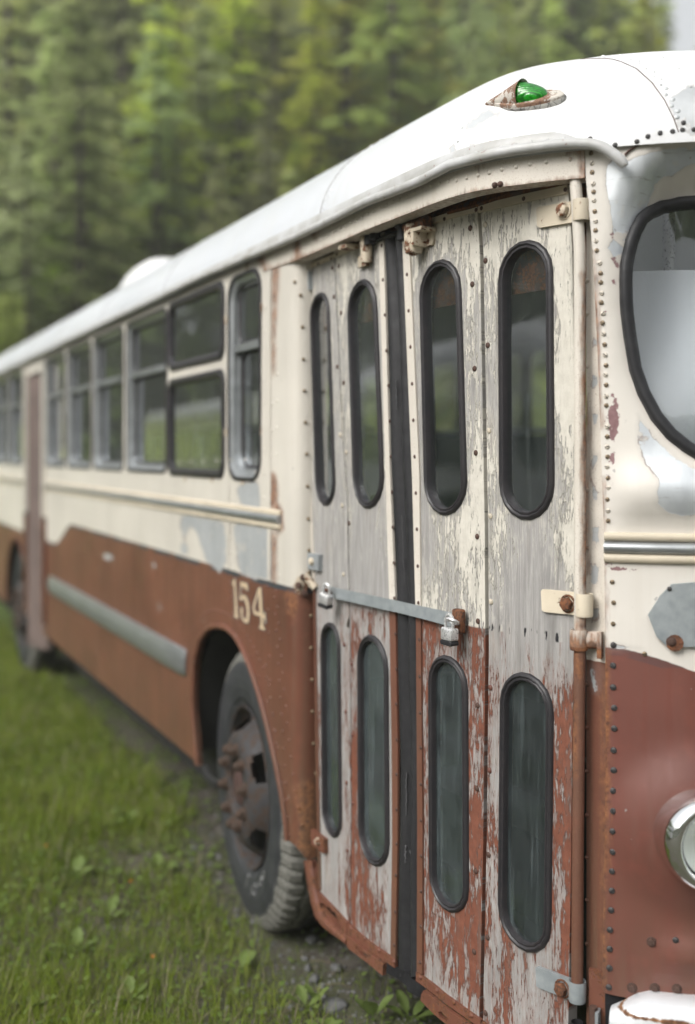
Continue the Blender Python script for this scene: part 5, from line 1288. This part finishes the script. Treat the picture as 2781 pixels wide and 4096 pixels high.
mb = MB(); f = D_.frame(*D_.px(1322, 2366, ob + .004), ob + .004); mb.tube([f @ Vector((.012*cos(2*pi*i/14), .007*sin(2*pi*i/14), .006 + .010*sin(2*pi*i/14))) for i in range(14)], .004, 7, True); mb.build('staple', M['rust'], barE)
def padlock(fr, label, w=.046, h=.040, sh=.030):
    t = fr.translation; e = empty('padlock', tuple(t), label, 'padlock')
    mb = MB(); mb.box(w, h, .024, fr, 0, .005)
    for sx in (-1, 1):
        mb.dome(fr @ Matrix.Translation((sx*w*.38, h/2 - .001, .007)) @ Matrix.Rotation(-pi/2, 4, 'X'), .003, .002, 6)
    b = mb.build('lock_body', [M['steel'], M['galv']], e)
    mb = MB(); mb.box(w*1.03, .012, .0255, fr @ Matrix.Translation((0, -h/2 - .0062, 0)), 0, .004); mb.build('rubber_base', M['seal'], e)
    mb = MB()
    for i in range(4): mb.dome(fr @ Matrix.Translation((-w*.36 + w*.24*i, -h/2 - .0118, .006)) @ Matrix.Rotation(pi/2, 4, 'X'), .0036, .003, 8)
    mb.build_each('rivet', M['steel'], e)
    mb = MB(); r = w*.33; P_ = [(-r, h/2 - .004, 0), (-r, h/2 + sh - r, 0)] + [(-r*cos(pi*k/10), h/2 + sh - r + r*sin(pi*k/10), 0) for k in range(1, 10)] + [(r, h/2 + sh - r, 0), (r, h/2 - .004, 0)]
    mb.tube([fr @ Vector(p) for p in P_], .0043, 9); mb.build('shackle', M['steel'], e)
fr = D_.frame(*D_.px(1797, 2536, ob + .03), ob + .03) @ Matrix.Rotation(radians(-1), 4, 'Z'); padlock(fr, 'upright steel padlock on the rusty staple at the end of the bar nearer the windscreen', .045, .032, .034)
fr = D_.frame(*D_.px(1303, 2395, ob + .03), ob + .03) @ Matrix.Rotation(radians(-12), 4, 'Z') @ Matrix.Rotation(radians(20), 4, 'Y'); padlock(fr, 'tilted laminated steel padlock hanging at the bar end nearest the wheel', .042, .032, .032)
# ------------------------------------------------------------------ ground, hill
from mathutils import noise as NZ
def gpt(x, y, z=0.0):
    d = (HC - z) * F / (y - HY); u = (x - CX) / F * d
    return Vector((u*cT + d*sT, d*cT - u*sT, z))
def hill_h(X, Y):
    D = X*sin(radians(22)) + Y*cos(radians(22)); L = X*cos(radians(22)) - Y*sin(radians(22)); b = math.degrees(atan2(X, Y))
    h = max(0, D - 19) * .46; h = h if h < 22 else 22 + (h-22)*.3
    return h * (1 - smooth(39.5, 50, b)) * smooth(-7, 3, b)
def gz(X, Y): return .012*NZ.noise(Vector((X*3.1, Y*3.1, .3))) + .02*NZ.noise(Vector((X*.9, Y*.9, 2.3))) - .012 - .02*smooth(1.3, 1.5, X)*smooth(5, 4, Y)*0
xs = sorted(set([-180, -90, -45, -25, -14, -8, -5, -3.5] + [-2.5 + .06*i for i in range(75)] + [2.2, 2.6, 3.2, 4, 5, 7, 10, 16, 30, 60, 110, 200]))
ys = sorted(set([-120, -60, -30, -15, -8, -4, -1, 1] + [2 + .06*i for i in range(110)] + [8.6 + .25*i for i in range(30)] + [17, 20, 26, 40, 70, 120, 220]))
mb = MB(); rows = [[Vector((x, y, gz(x, y))) for x in xs] for y in ys]; mb.grid(rows)
g = G('mossy_gravel_soil'); P = g.obj(); n1 = g.noise(P, 1.6, 5, .6); n2 = g.noise(P, 22, 6, .7); n3 = g.noise(P, 120, 4, .65); v1 = g.vor(P, 60.); v2 = g.n('TexVoronoi', {'Vector': P, 'Scale': 60.}).outputs['Color']; v3 = g.vor(P, 150.)
soil = g.mix(g.mr(n2, .32, .68), (.050, .043, .034), (.125, .112, .095)); soil = g.mix(g.mul(g.mr(n3, .5, .7), .5), soil, (.18, .165, .145))
peb = g.mul(g.mr(v1, .30, .22), g.mr(n1, .42, .55)); soil = g.mix(g.mul(peb, .8), soil, g.mix(g.n('SeparateColor', {0: v2}).outputs[0], (.085, .085, .088), (.26, .255, .245)))
moss = g.mul(g.mr(g.add(n1, g.mul(g.add(n2, -.5), .5)), .46, .56), g.mr(n3, .3, .55)); soil = g.mix(g.mul(moss, .8), soil, g.mix(n3, (.030, .042, .010), (.085, .105, .03)))
far = g.mr(g.n('SeparateXYZ', {0: P}).outputs[1], 6, 12); soil = g.mix(far, soil, g.mix(n2, (.05, .075, .015), (.085, .12, .03)))
M['soil'] = g.done(g.bsdf(soil, .95, 0, g.bump(g.add(g.mul(n2, .6), g.add(g.mul(peb, .5), g.mul(n3, .35))), .9, .012), Specular_IOR_Level=.2))
gr = mb.build('ground', M['soil'], None, None, 180); tag(gr, 'mossy gravel ground beside and under the bus', 'ground', None, 'structure')
mb = MB(); hx = [-140 + 6*i for i in range(56)]; hy = [14 + 6*i for i in range(28)]
mb.grid([[Vector((x, y, hill_h(x, y) - .15 + (1.2*NZ.noise(Vector((x*.09, y*.09, 0))) if hill_h(x, y) > .5 else 0))) for x in hx] for y in hy])
M['hill'] = leaf_mat('hillside_undergrowth', (.20, .25, .05), (.28, .33, .08), (.36, .40, .13), 0., 0., .5)
tag(mb.build('hillside', M['hill'], None, None, 180), 'steep green hillside behind the bus', 'hill', None, 'structure')

# ------------------------------------------------------------------ grass
M['grass'] = leaf_mat('grass_blades', (.15, .23, .012), (.23, .30, .032), (.32, .34, .09), .5, 0., 1.6, .3)
M['grassdry'] = leaf_mat('dry_grass_blades', (.20, .17, .10), (.28, .25, .16), (.16, .14, .07), .3, 0., 3., .3)
M['clover'] = leaf_mat('ground_cover_leaves', (.11, .18, .03), (.16, .23, .05), (.22, .27, .09), .4, 0., 4., .35)
def blade(mb, x, y, h, w, ang, bend, mi=0):
    dx, dy = cos(ang), sin(ang); ox, oy = -dy*w/2, dx*w/2; z0 = gz(x, y) - .004
    pts = [(x, y, z0, 1.0), (x + dx*bend*h*.30, y + dy*bend*h*.30, z0 + h*.52, .8), (x + dx*bend*h*.85, y + dy*bend*h*.85, z0 + h*(.98 - .25*bend), .06)]
    b = len(mb.v)
    for px, py, pz, k in pts:
        mb.v.append(Vector((px - ox*k, py - oy*k, pz))); mb.v.append(Vector((px + ox*k, py + oy*k, pz))); mb.uv += [(0, 0), (0, 0)]
    mb.f += [(b, b+1, b+3, b+2), (b+2, b+3, b+5, b+4)]; mb.mi += [mi, mi]
def leaflet(mb, x, y, r, mi, lift=.01):
    a = random.uniform(0, 2*pi); t = random.uniform(.1, .7); z = gz(x, y) + random.uniform(.0, lift); b = len(mb.v)
    for px, py in ((-.1, 0), (.25, .38), (.7, .34), (1, 0), (.7, -.34), (.25, -.38)):
        X = px*r; Y = py*r; mb.v.append(Vector((x + X*cos(a) - Y*sin(a), y + X*sin(a) + Y*cos(a), z + X*t + abs(Y)*.25))); mb.uv.append((0, 0))
    mb.f.append(tuple(range(b, b+6))); mb.mi.append(mi)
mb = MB(); cnt = 0
def infrm(x, y, m=120):
    px, py, d = project((x, y, 0)); return -m*3 < px < 2200 and py < 4096 + 420 and d > .5
def cover(x, y):
    n = NZ.noise(Vector((x*1.3, y*1.3, 5.1))) + .6*NZ.noise(Vector((x*4.2, y*4.2, 1.7)))
    e = 1.34 + .22*smooth(4.3, 5.4, y) + .06*NZ.noise(Vector((0, y*2, 3)))
    k = smooth(.12, -.12, x - e)
    if y < 3.95: k = min(k, smooth(.30, -.28, x - (1.38 + (y-3.4)*.25)))
    return k, n
while cnt < 130000:
    y = 2.9 + 11.5 * random.random()**1.9; x = -1.3 + 3.05*random.random()
    if not infrm(x, y): continue
    k, n = cover(x, y); thr = .72 + .7*n + (.25 if y > 5 else 0)
    if random.random() > k * max(.05, min(1, thr)): cnt += 1; continue
    tall = 1 + .8*max(0, n); h = random.uniform(.025, .085)*tall * (1.0 if y < 4.6 else 1.25)
    if random.random() < .05: h *= 1.9
    blade(mb, x, y, h, random.uniform(.0020, .0042) * (1 if y < 5 else 1.7), random.uniform(0, 2*pi), random.uniform(.1, 1.1), 1 if random.random() < .14 else 0); cnt += 1
for _ in range(1500):                        # dead stalks and taller seed heads in the turf
    y = 3.0 + 6*random.random()**1.6; x = -.9 + 2.4*random.random()
    if infrm(x, y) and random.random() < cover(x, y)[0] + .05: blade(mb, x, y, random.uniform(.07, .19), random.uniform(.0018, .0034), random.uniform(0, 2*pi), random.uniform(.2, 1.25), random.choice((0, 1, 1)))
for _ in range(420):                         # a few tall stems close to the doors
    x = random.uniform(.9, 1.9); y = random.uniform(2.4, 3.6)
    if not (infrm(x, y) and random.random() < .5): continue
    blade(mb, x, y, random.uniform(.05, .15), .0032, random.uniform(0, 2*pi), random.uniform(.1, .7), 0)
for _ in range(30000):
    y = 2.5 + 7*random.random()**1.7; x = -1.0 + 2.9*random.random()
    if not infrm(x, y): continue
    k, n = cover(x, y)
    if random.random() > .32 + .45*n + (.40*k): continue
    leaflet(mb, x, y, random.uniform(.008, .026) * (1 if y < 4.2 else 1.5) * (.85), 2, .014 if k < .3 else .05)
tag(mb.build('grass', [M['grass'], M['grassdry'], M['clover']], None, None, 180), 'rough green grass and tiny leaves growing beside the bus', 'grass', None, 'stuff')
# gravel and twigs
mb = MB()
for _ in range(5200):
    y = 2.4 + 3.4*random.random()**1.3; x = .2 + 1.8*random.random()
    if not infrm(x, y): continue
    if NZ.noise(Vector((x*2.2, y*2.2, 7))) < -.02 - .3*smooth(1.1, 1.5, x) and random.random() < .8: continue
    r = random.uniform(.003, .010) * (1.9 if random.random() < .06 else 1); a = random.uniform(0, pi); z = gz(x, y)
    vs = []
    for k in range(5): vs.append((x + r*cos(a+2*pi*k/5)*random.uniform(.7, 1.2), y + r*sin(a+2*pi*k/5)*random.uniform(.7, 1.2), z - .002))
    for k in range(5): vs.append((x + r*.62*cos(a+2*pi*k/5), y + r*.62*sin(a+2*pi*k/5), z + r*random.uniform(.35, .7)))
    mb.add(vs, [(k, (k+1) % 5, 5+(k+1) % 5, 5+k) for k in range(5)] + [(5,6,7,8,9)], None, random.choice((0, 0, 1)))
for _ in range(260):
    y = 2.6 + 2.6*random.random(); x = .4 + 1.2*random.random(); a = random.uniform(0, pi); L = random.uniform(.03, .10)
    mb.tube([(x, y, gz(x, y)+.003), (x + L*.5*cos(a), y + L*.5*sin(a), gz(x, y)+random.uniform(.004, .014)), (x + L*cos(a+.2), y + L*sin(a+.2), gz(x, y)+.003)], .0011, 4, False, 2)
tag(mb.build('gravel', [simple('grey_pebbles', (.17, .17, .168), .9, 0, .5, 60), simple('brown_pebbles', (.10, .092, .08), .9, 0, .5, 60), simple('dry_stalks', (.22, .18, .11), .9, 0, .4, 60)], None, None, 180), 'loose gravel and dry stalks on the soil by the door', 'gravel', None, 'stuff')
# stones
M['stone'] = simple('grey_stone', (.17, .172, .17), .95, 0, .5, 40, .8, .2)
def stone(x, y, rx, ry_, h, label):
    p = gpt(x, y); mb = MB(); rows = []
    for j in range(7):
        t = j/6; rows.append([Vector((p.x + rx*cos(a)*(1-t**3)*(1+.22*sin(3*a+x)+.12*sin(5*a)), p.y + ry_*sin(a)*(1-t**3)*(1+.2*sin(2*a+y)), -.012 + (h+.01)*t**.6 + .15*h*sin(a*2+x))) for a in [2*pi*k/14 for k in range(14)]])
    mb.grid(rows, None, 0, True); mb.f.append(tuple(6*14+k for k in range(14))); mb.mi.append(0)
    tag(mb.build('stone', M['stone'], None, None, 50), label, 'stone', 'stones on the soil below the door')
stone(1335, 4010, .040, .050, .009, 'palest flat stone at the bottom edge below the door'); stone(1262, 3908, .018, .016, .008, 'round grey stone on moss under the rusty door corner'); stone(1232, 3868, .010, .011, .012, 'small dark upright pebble on the moss below the kick plate'); stone(1246, 3752, .020, .024, .010, 'broad grey stone in the shade just in front of the tyre'); stone(1346, 3862, .018, .022, .006, 'thin flat stone behind the weeds below the rusted hole in the kick plate')
# broad-leaved weeds
def weed(x, y, n, L, up, wd_, label, wav=.0, sd=0, name='weed'):
    R_ = random.Random(sd + int(x)); p = gpt(x, y); p.z = gz(p.x, p.y); mb = MB()
    e = empty(name, tuple(p), label, 'weed', 'broad-leaved weeds by the bus')
    for k in range(n):
        a = 2*pi*k/n + R_.uniform(-.5, .5); l = L*R_.uniform(.65, 1.1); u = up*R_.uniform(.8, 1.2); rows = []; m = 12
        mb = MB()
        for j in range(m+1):
            t = j/m; r = l*t*(cos(u*.8) + .25*t); z = l*(sin(u)*t - .35*t*t*cos(u)) ; w = wd_*l*(sin(pi*min(1, max(.02, (t-.22)/.80)))**.8 if t > .24 else .055)*(1 + wav*sin(j*2.6))
            c = Vector((p.x + r*cos(a), p.y + r*sin(a), p.z + .004 + z)); s = Vector((-sin(a), cos(a), 0))
            rows.append([c + s*w*q + Vector((0, 0, abs(q)*w*.35)) for q in (-1, -.5, 0, .5, 1)])
        mb.grid(rows); mb.build('leaf', M['weed'], e, None, 180)
    return e
M['weed'] = leaf_mat('weed_leaf', (.15, .22, .045), (.19, .26, .07), (.23, .29, .11), .4, 0., 30., .45)
weed(1494, 4075, 3, .11, 1.25, .26, 'upright oval-leaved weed in the soil below the black door seal')
weed(1640, 4085, 5, .10, .9, .2, 'dark narrow-leaved weed nearest the rusted step at the bottom edge')
weed(1226, 4030, 4, .085, 1.1, .24, 'bright toothed weed in front of the palest flat stone', .25)
weed(1262, 4000, 3, .075, 1.3, .24, 'thin upright weed with small toothed leaves beside the palest flat stone', .25)
weed(1300, 4120, 5, .07, .8, .26, 'low yellow-green weed at the bottom edge below the pale stone', .2)
weed(963, 3870, 5, .075, 1.0, .26, 'broadest pale green leafy weed beside the gravel near the tyre', .1)
weed(310, 3790, 4, .10, .9, .22, 'pale jagged weed standing in dry grass at the left', .3)
weed(526, 3985, 4, .09, .9, .22, 'jagged weed with an arching dry stalk near the lower orange flower', .3)
weed(127, 4030, 4, .09, .9, .22, 'jagged weed in the bottom corner of the grass', .3)
weed(437, 3665, 4, .09, .9, .22, 'jagged weed just below the middle orange flower', .3)
weed(300, 3520, 5, .10, 1.1, .24, 'large blurred pale-leaved weed in the lush grass', .1)
weed(640, 3480, 5, .08, 1.05, .26, 'round-leaved weed at the grass edge beside the bare track', .1)
weed(520, 3300, 5, .10, 1.1, .26, 'soft blurred weed in the grass beside the shadow of the bus', .1)
M['petal'] = simple('orange_petals', (.62, .23, .012), .6, 0, .2, 80); M['stem'] = simple('flower_stem', (.10, .13, .04), .7, 0, .3, 40)
for x, y, lb in ((610, 3876, 'orange flower lowest in the grass, left of the broad-leaved weed'), (521, 3559, 'orange flower in the middle of the grass beside the bare track'), (182, 3410, 'most blurred orange flower, at the left in the deep grass')):
    p = gpt(x, y + 50); e = empty('orange_flower', tuple(p), lb, 'flower', 'orange flowers in the grass'); mb = MB(); mb.tube([(p.x, p.y, 0), (p.x+.004, p.y, .04), (p.x+.002, p.y+.002, .075)], .0012, 5); mb.build('stem', M['stem'], e)
    mb = MB()
    for k in range(14):
        a = 2*pi*k/14; c = Vector((p.x+.002, p.y+.002, .075)); r = .011 if k % 2 else .008
        mb.add([c, c + Vector((r*.6*cos(a-.2), r*.6*sin(a-.2), .007)), c + Vector((r*cos(a), r*sin(a), .006 + .005*(k % 3))), c + Vector((r*.6*cos(a+.2), r*.6*sin(a+.2), .007))], [(0,1,2,3)])
    mb.build('bloom', M['petal'], e)

# ------------------------------------------------------------------ trees
M['bark'] = simple('grey_bark', (.16, .15, .135), .9, 0, .45, 5, .4); M['bark2'] = simple('brown_bark', (.075, .06, .048), .95, 0, .45, 5, .4)
M['fir'] = leaf_mat('fir_needles', (.17, .215, .045), (.24, .29, .07), (.34, .38, .13), .5, .9, .5)
M['spruce'] = leaf_mat('yellow_green_needles', (.36, .42, .085), (.45, .51, .12), (.54, .59, .20), .5, .9, .5)
M['poplar'] = leaf_mat('grey_green_leaves', (.36, .43, .17), (.46, .52, .24), (.56, .60, .34), .5, .8, .5)
M['birch'] = leaf_mat('fresh_green_leaves', (.17, .24, .035), (.23, .30, .06), (.30, .37, .11), .45, .9, .5)
def quad(mb, c, a, b, rnd):
    mb.v += [c - a - b*.5, c + a*.2 - b, c + a, c + a*.1 + b]; mb.uv += [(0, 0)]*4; n = len(mb.v); mb.f.append((n-4, n-3, n-2, n-1)); mb.mi.append(0)
def conifer(name, h, rmax, mat, bark, sd, dens=1.0, bare=.08):
    R_ = random.Random(sd); e = empty(name, (0, 0, 0)); mb = MB()
    mb.lathe([(.018*h*(1-t*.97), h*t) for t in [i/8 for i in range(9)]], 8); mb.build('trunk', bark, e)
    mb = MB(); nl = int(h*2.6*dens)
    for i in range(nl):
        t = (i + R_.random()*.6)/nl; z = h*(bare + (1-bare)*t); L0 = rmax*((1-t)**.8)*(1.0 if t > .1 else .75) + .10; nb = 5 + int(6*(1-t))
        for k in range(nb):
            a = R_.uniform(0, 2*pi); L = L0*R_.uniform(.55, 1.15); dr = R_.uniform(.05, .45); ncl = max(2, int(L*4.2))
            for j in range(ncl):
                u = (j+.6)/ncl; r = L*u; c = Vector((r*cos(a), r*sin(a), z - dr*r*u + R_.uniform(-.08, .08))); d = Vector((cos(a), sin(a), -dr*1.3 + .15))
                for q in range(2 if R_.random() < .35 else 1):
                    w = Vector((-sin(a), cos(a), R_.uniform(-.5, .5))); s = R_.uniform(.16, .34)
                    quad(mb, c + w*R_.uniform(-.18, .18), d*s + w*R_.uniform(-.15, .15), w*s*.55, R_)
    mb.build('crown', mat, e, None, 180); return e
def leafy(name, h, rx, mat, bark, sd, n=5200, base=.18, narrow=1.0):
    R_ = random.Random(sd); e = empty(name, (0, 0, 0)); mb = MB()
    mb.tube([(0, 0, 0), (.1, .05, h*.3), (-.06, .1, h*.6), (0, 0, h*.95)], [h*.014, h*.011, h*.007, h*.002], 7)
    blobs = []
    for k in range(30):
        t = base + (1-base)*(k + R_.random())/30; env = rx*(sin(pi*min(1, (t-base*.55)/(1.05-base*.55)))**.75)*narrow; a = k*2.4 + R_.uniform(-.4, .4); r = env*R_.uniform(.35, .85)
        c = Vector((r*cos(a), r*sin(a), h*t)); blobs.append((c, R_.uniform(.26, .46)*rx*(1.15-t*.6)))
        mb.tube([(0, 0, max(.3, h*t - r*.9)), (c.x*.5, c.y*.5, h*t - r*.35), tuple(c)], [.035, .022, .008], 5)
    mb.build('trunk', bark, e); mb = MB()
    for _ in range(n):
        c, r = R_.choice(blobs); d = Vector((R_.gauss(0, 1), R_.gauss(0, 1), R_.gauss(0, .9))).normalized(); p = c + d*r*R_.random()**.4
        a = Vector((R_.gauss(0, 1), R_.gauss(0, 1), R_.gauss(0, .6))).normalized(); b = a.cross(d + Vector((.01, .3, .1))).normalized(); s = R_.uniform(.09, .19)
        quad(mb, p, a*s, b*s*.7, R_)
    mb.build('crown', mat, e, None, 180); return e
protos = [conifer('fir_tree', 14, 2.2, M['fir'], M['bark2'], 1), conifer('spruce_tree', 13, 2.5, M['spruce'], M['bark2'], 2, .8), leafy('poplar_tree', 11, 2.2, M['poplar'], M['bark'], 3), leafy('birch_tree', 9, 2.3, M['birch'], M['bark'], 4), conifer('spruce_tree', 10, 2.2, M['poplar'], M['bark2'], 5, .9, .03)]
KINDL = ['tall dark green fir on the wooded hillside behind the bus', 'yellow-green drooping spruce on the wooded hillside behind the bus', 'grey-green poplar on the wooded hillside behind the bus', 'fresh green birch on the wooded hillside behind the bus', 'pale grey-green young spruce on the wooded hillside behind the bus']
GRP = ['dark firs on the hillside', 'yellow-green spruces on the hillside', 'grey-green poplars on the hillside', 'fresh green birches on the hillside', 'pale young spruces on the hillside']
used = [False]*5
def tree(kind, bearing, dist, sc, label=None):
    X = dist*sin(radians(bearing)); Y = dist*cos(radians(bearing)); o = protos[kind] if not used[kind] else copy_tree(protos[kind]); used[kind] = True
    o.location = (X, Y, hill_h(X, Y) - .2); o.rotation_euler = (0, 0, random.uniform(0, 6.28)); s = sc*random.uniform(.92, 1.08); o.scale = (s*random.uniform(.9, 1.1), s*random.uniform(.9, 1.1), s)
    tag(o, label or KINDL[kind], 'tree', GRP[kind])
R2 = random.Random(11)
for b_, d_, s_ in ((11.6, 23, 1.02), (13.4, 24.5, .72), (15.4, 26, .92), (9.0, 22, .74), (7.4, 23, .86), (18.6, 25, .62), (21, 27, .66), (10.4, 26, 1.0)): tree(4, b_, d_, s_)
for b_, d_, s_ in ((6.4, 21, .55), (16.8, 22, .42), (12.2, 20.5, .40)): tree(3, b_, d_, s_)
for i in range(22):
    b_ = 5.5 + i*1.35 + R2.uniform(-.5, .5); tree(R2.choice((4, 3, 4, 1)), b_, 25.5 + R2.uniform(-2.5, 2.5), R2.uniform(.36, .58))
for i in range(16): tree(R2.choice((4, 1, 2)), 6 + i*2.1 + R2.uniform(-.6, .6), 31.5 + R2.uniform(-1, 1), R2.uniform(.45, .7))
tree(2, 26.5, 36, 1.0); tree(2, 13.0, 33, 1.0)
rowsT = [(29, 5, 40, 2.0, .95, (1, 4, 1, 1, 4)), (35, 4, 42, 1.8, 1.05, (1, 0, 4, 1, 1)), (42, 4, 43, 1.7, 1.08, (0, 1, 4, 1, 2)), (50, 4, 44, 1.6, 1.1, (4, 1, 1, 0, 1)), (60, 4, 44, 1.7, 1.05, (1, 4, 1, 0, 1)), (71, 4, 43.5, 1.9, 1.05, (4, 1, 2, 0, 1))]
for D, b0, b1, st_, sc, kinds in rowsT:
    b = b0 + R2.uniform(0, st_)
    while b < b1:
        k = R2.choice(kinds); far_r = smooth(36, 44, b)
        tree(k, b, D + R2.uniform(-2.2, 2.2), sc*R2.uniform(.8, 1.12)*(1 - .35*far_r)); b += st_*R2.uniform(.75, 1.25)
for b_, d_, s_ in ((43.2, 44, .86), (44.0, 47, .80), (44.6, 41, .64), (45.3, 46, .62), (46.0, 43, .48), (46.9, 46, .42), (43.6, 58, .9), (45.0, 60, .74)): tree(1 if s_ > .6 else 4, b_, d_, s_)
for k in range(5):
    if not used[k]: tree(k, 20, 45, 1)
# ------------------------------------------------------------------ what the windows and chrome reflect: a wood and a parked bus across the lot
mb = MB(); R_ = random.Random(5)
for _ in range(15000):
    a = radians(R_.uniform(186, 358)); r = R_.uniform(46, 54); h = 14 + 6*NZ.noise(Vector((a*9, 1, 0))); z = h*R_.random()**.8; rr2 = r + R_.uniform(-1, 1) - 1.2*(1 - z/h)*2
    c = Vector((rr2*sin(a) + 1.5, rr2*cos(a) + 3, z)); d = Vector((R_.gauss(0, 1), R_.gauss(0, 1), R_.gauss(0, 1))).normalized(); e = d.cross(Vector((.3, .2, 1))).normalized(); s = R_.uniform(.6, 1.3)
    quad(mb, c, d*s, e*s*.7, R_)
tag(mb.build('woods', leaf_mat('far_wood_leaves', (.12, .18, .03), (.18, .24, .05), (.26, .32, .10), .35, 0., .4), None, None, 180), 'green wood across the lot, seen reflected in the bus windows', 'wood', None, 'stuff')
pb_ = empty('parked_bus', (-6.4, 15, 0), 'white parked bus standing across the grass, seen only as a reflection in the side windows', 'bus')
PBP = Plan([(-5.2, 21), (-5.2, 20.7), (-5.2, 9.6), (-5.35, 9.25), (-6.4, 9.1), (-7.45, 9.25), (-7.6, 9.6), (-7.6, 20.7), (-7.6, 21)])
mb = MB(); sheet(mb, Plan([(-5.2, 9.2), (-5.2, 21)]), [(0, .45), (11.8, .45), (11.8, 2.35), (0, 2.35)], [rrect(.5+1.1*i, 1.45+1.1*i, 1.45, 2.1, .08) for i in range(10)], .4); mb.box(2.36, 11.8, 1.0, Matrix.Translation((-6.4, 15.1, .95))); mb.build('body', M['white'], pb_)
mb = MB(); mb.grid([[Vector((-6.4 + 1.25*cos(pi*i/14), y, 2.33 + .5*sin(pi*i/14))) for i in range(15)] for y in (9.2, 12, 16, 21)]); mb.build('roof', M['white'], pb_)
for i in range(10):
    mb = MB(); mb.box(.01, .93, .63, Matrix.Translation((-5.23, 9.2 + .975 + 1.1*i, 1.775))); mb.build('window', M['glass'], pb_)
for y in (11.2, 18.4):
    mb = MB(); mb.lathe([(.3, -.2), (.48, -.2), (.5, -.15), (.5, 0), (.45, .03), (.3, .01), (.0001, -.02)], 28, Matrix.Translation((-5.22, y, .5)) @ Matrix.Rotation(pi/2, 4, 'Y')); mb.build('wheel', M['tyre'], pb_)

o = copy_tree(pb_); o.location = (-6.9, 28.5, 0); o.rotation_euler = (0, 0, radians(4)); o['label'] = 'second white parked bus far across the grass, reflected in the rear side windows'
pb_.location = (-6.4, 10.6, 0); pb_.scale = o.scale = (1, 1, 1.12); pb_['label'] = 'white parked bus across the grass, seen only as a reflection in the folding door windows'
for q in (pb_, o): q['group'] = 'white parked buses seen as reflections'
mb = MB(); R_ = random.Random(9)
for _ in range(5000):
    x = R_.uniform(4.15, 5.1); y = R_.uniform(-1, 13); z = .9*R_.random()**1.2*(1.1 - .2*abs(x-4.6)); d = Vector((R_.gauss(0, 1), R_.gauss(0, 1), R_.gauss(0, 1))).normalized(); e = d.cross(Vector((.3, .2, 1))).normalized(); s = R_.uniform(.09, .2)
    quad(mb, Vector((x, y, z)), d*s, e*s*.7, R_)
tag(mb.build('added_undergrowth', M['birch'], None, None, 180), 'unseen low green bushes added along the far side to shade under the bus', 'bushes', None, 'stuff')  # unseen bushes put here to keep light from under the bus
mb = MB(); mb.box(382, 342, 53, Matrix.Translation((10, 50, 24.5))); hz = mb.build('haze', bpy.data.materials.new('pale_air'), None, None, 180); tag(hz, 'thin pale summer haze in front of the wooded hillside', 'haze', None, 'stuff')
m = hz.data.materials[0]; m.use_nodes = True; m.node_tree.nodes.clear(); pv = m.node_tree.nodes.new('ShaderNodeVolumePrincipled'); pv.inputs['Color'].default_value = (.95, .96, .88, 1); pv.inputs['Density'].default_value = .0036; pv.inputs['Anisotropy'].default_value = .2
om = m.node_tree.nodes.new('ShaderNodeOutputMaterial'); m.node_tree.links.new(pv.outputs[0], om.inputs['Volume'])
# ------------------------------------------------------------------ light, camera
wd0 = bpy.data.worlds.new('World'); SC.world = wd0; wd0.use_nodes = True; nt = wd0.node_tree; nt.nodes.clear()
SUN_EL, SUN_AZ = radians(41), radians(254)          # azimuth clockwise from +Y
sky = nt.nodes.new('ShaderNodeTexSky'); sky.sky_type = 'NISHITA'; sky.sun_disc = False; sky.sun_elevation = SUN_EL; sky.sun_rotation = SUN_AZ; sky.air_density = 1.0; sky.dust_density = 4.0; sky.ozone_density = 1.0
hs = nt.nodes.new('ShaderNodeHueSaturation'); hs.inputs['Saturation'].default_value = .18; bg = nt.nodes.new('ShaderNodeBackground'); bg.inputs[1].default_value = .15; wo = nt.nodes.new('ShaderNodeOutputWorld')
nt.links.new(sky.outputs[0], hs.inputs['Color']); nt.links.new(hs.outputs[0], bg.inputs[0]); nt.links.new(bg.outputs[0], wo.inputs[0])
sl = bpy.data.lights.new('sun', 'SUN'); sl.energy = 1.5; sl.angle = radians(30); sl.color = (1, .97, .93); so = bpy.data.objects.new('sun', sl); C.objects.link(so)
sd = Vector((sin(SUN_AZ)*cos(SUN_EL), cos(SUN_AZ)*cos(SUN_EL), sin(SUN_EL))); so.rotation_euler = sd.to_track_quat('Z', 'Y').to_euler()
cam = bpy.data.cameras.new('camera'); co = bpy.data.objects.new('camera', cam); C.objects.link(co); co.location = CAM; co.rotation_euler = (pi/2, 0, -TH)
cam.sensor_fit = 'VERTICAL'; cam.sensor_height = 36; cam.sensor_width = 24; cam.lens = 36*F/4096; cam.shift_x = 0; cam.shift_y = -(2048-HY)/4096; cam.clip_start = .05; cam.clip_end = 1000
cam.dof.use_dof = True; cam.dof.focus_distance = 2.76; cam.dof.aperture_fstop = (cam.lens/1000)/.036; cam.dof.aperture_blades = 0
SC.camera = co
SC.view_settings.view_transform = 'Standard'; SC.view_settings.look = 'None'; SC.view_settings.exposure = .76; SC.view_settings.gamma = 1; SC.view_settings.use_curve_mapping = False
SC.cycles.max_bounces = 8; SC.cycles.transparent_max_bounces = 16
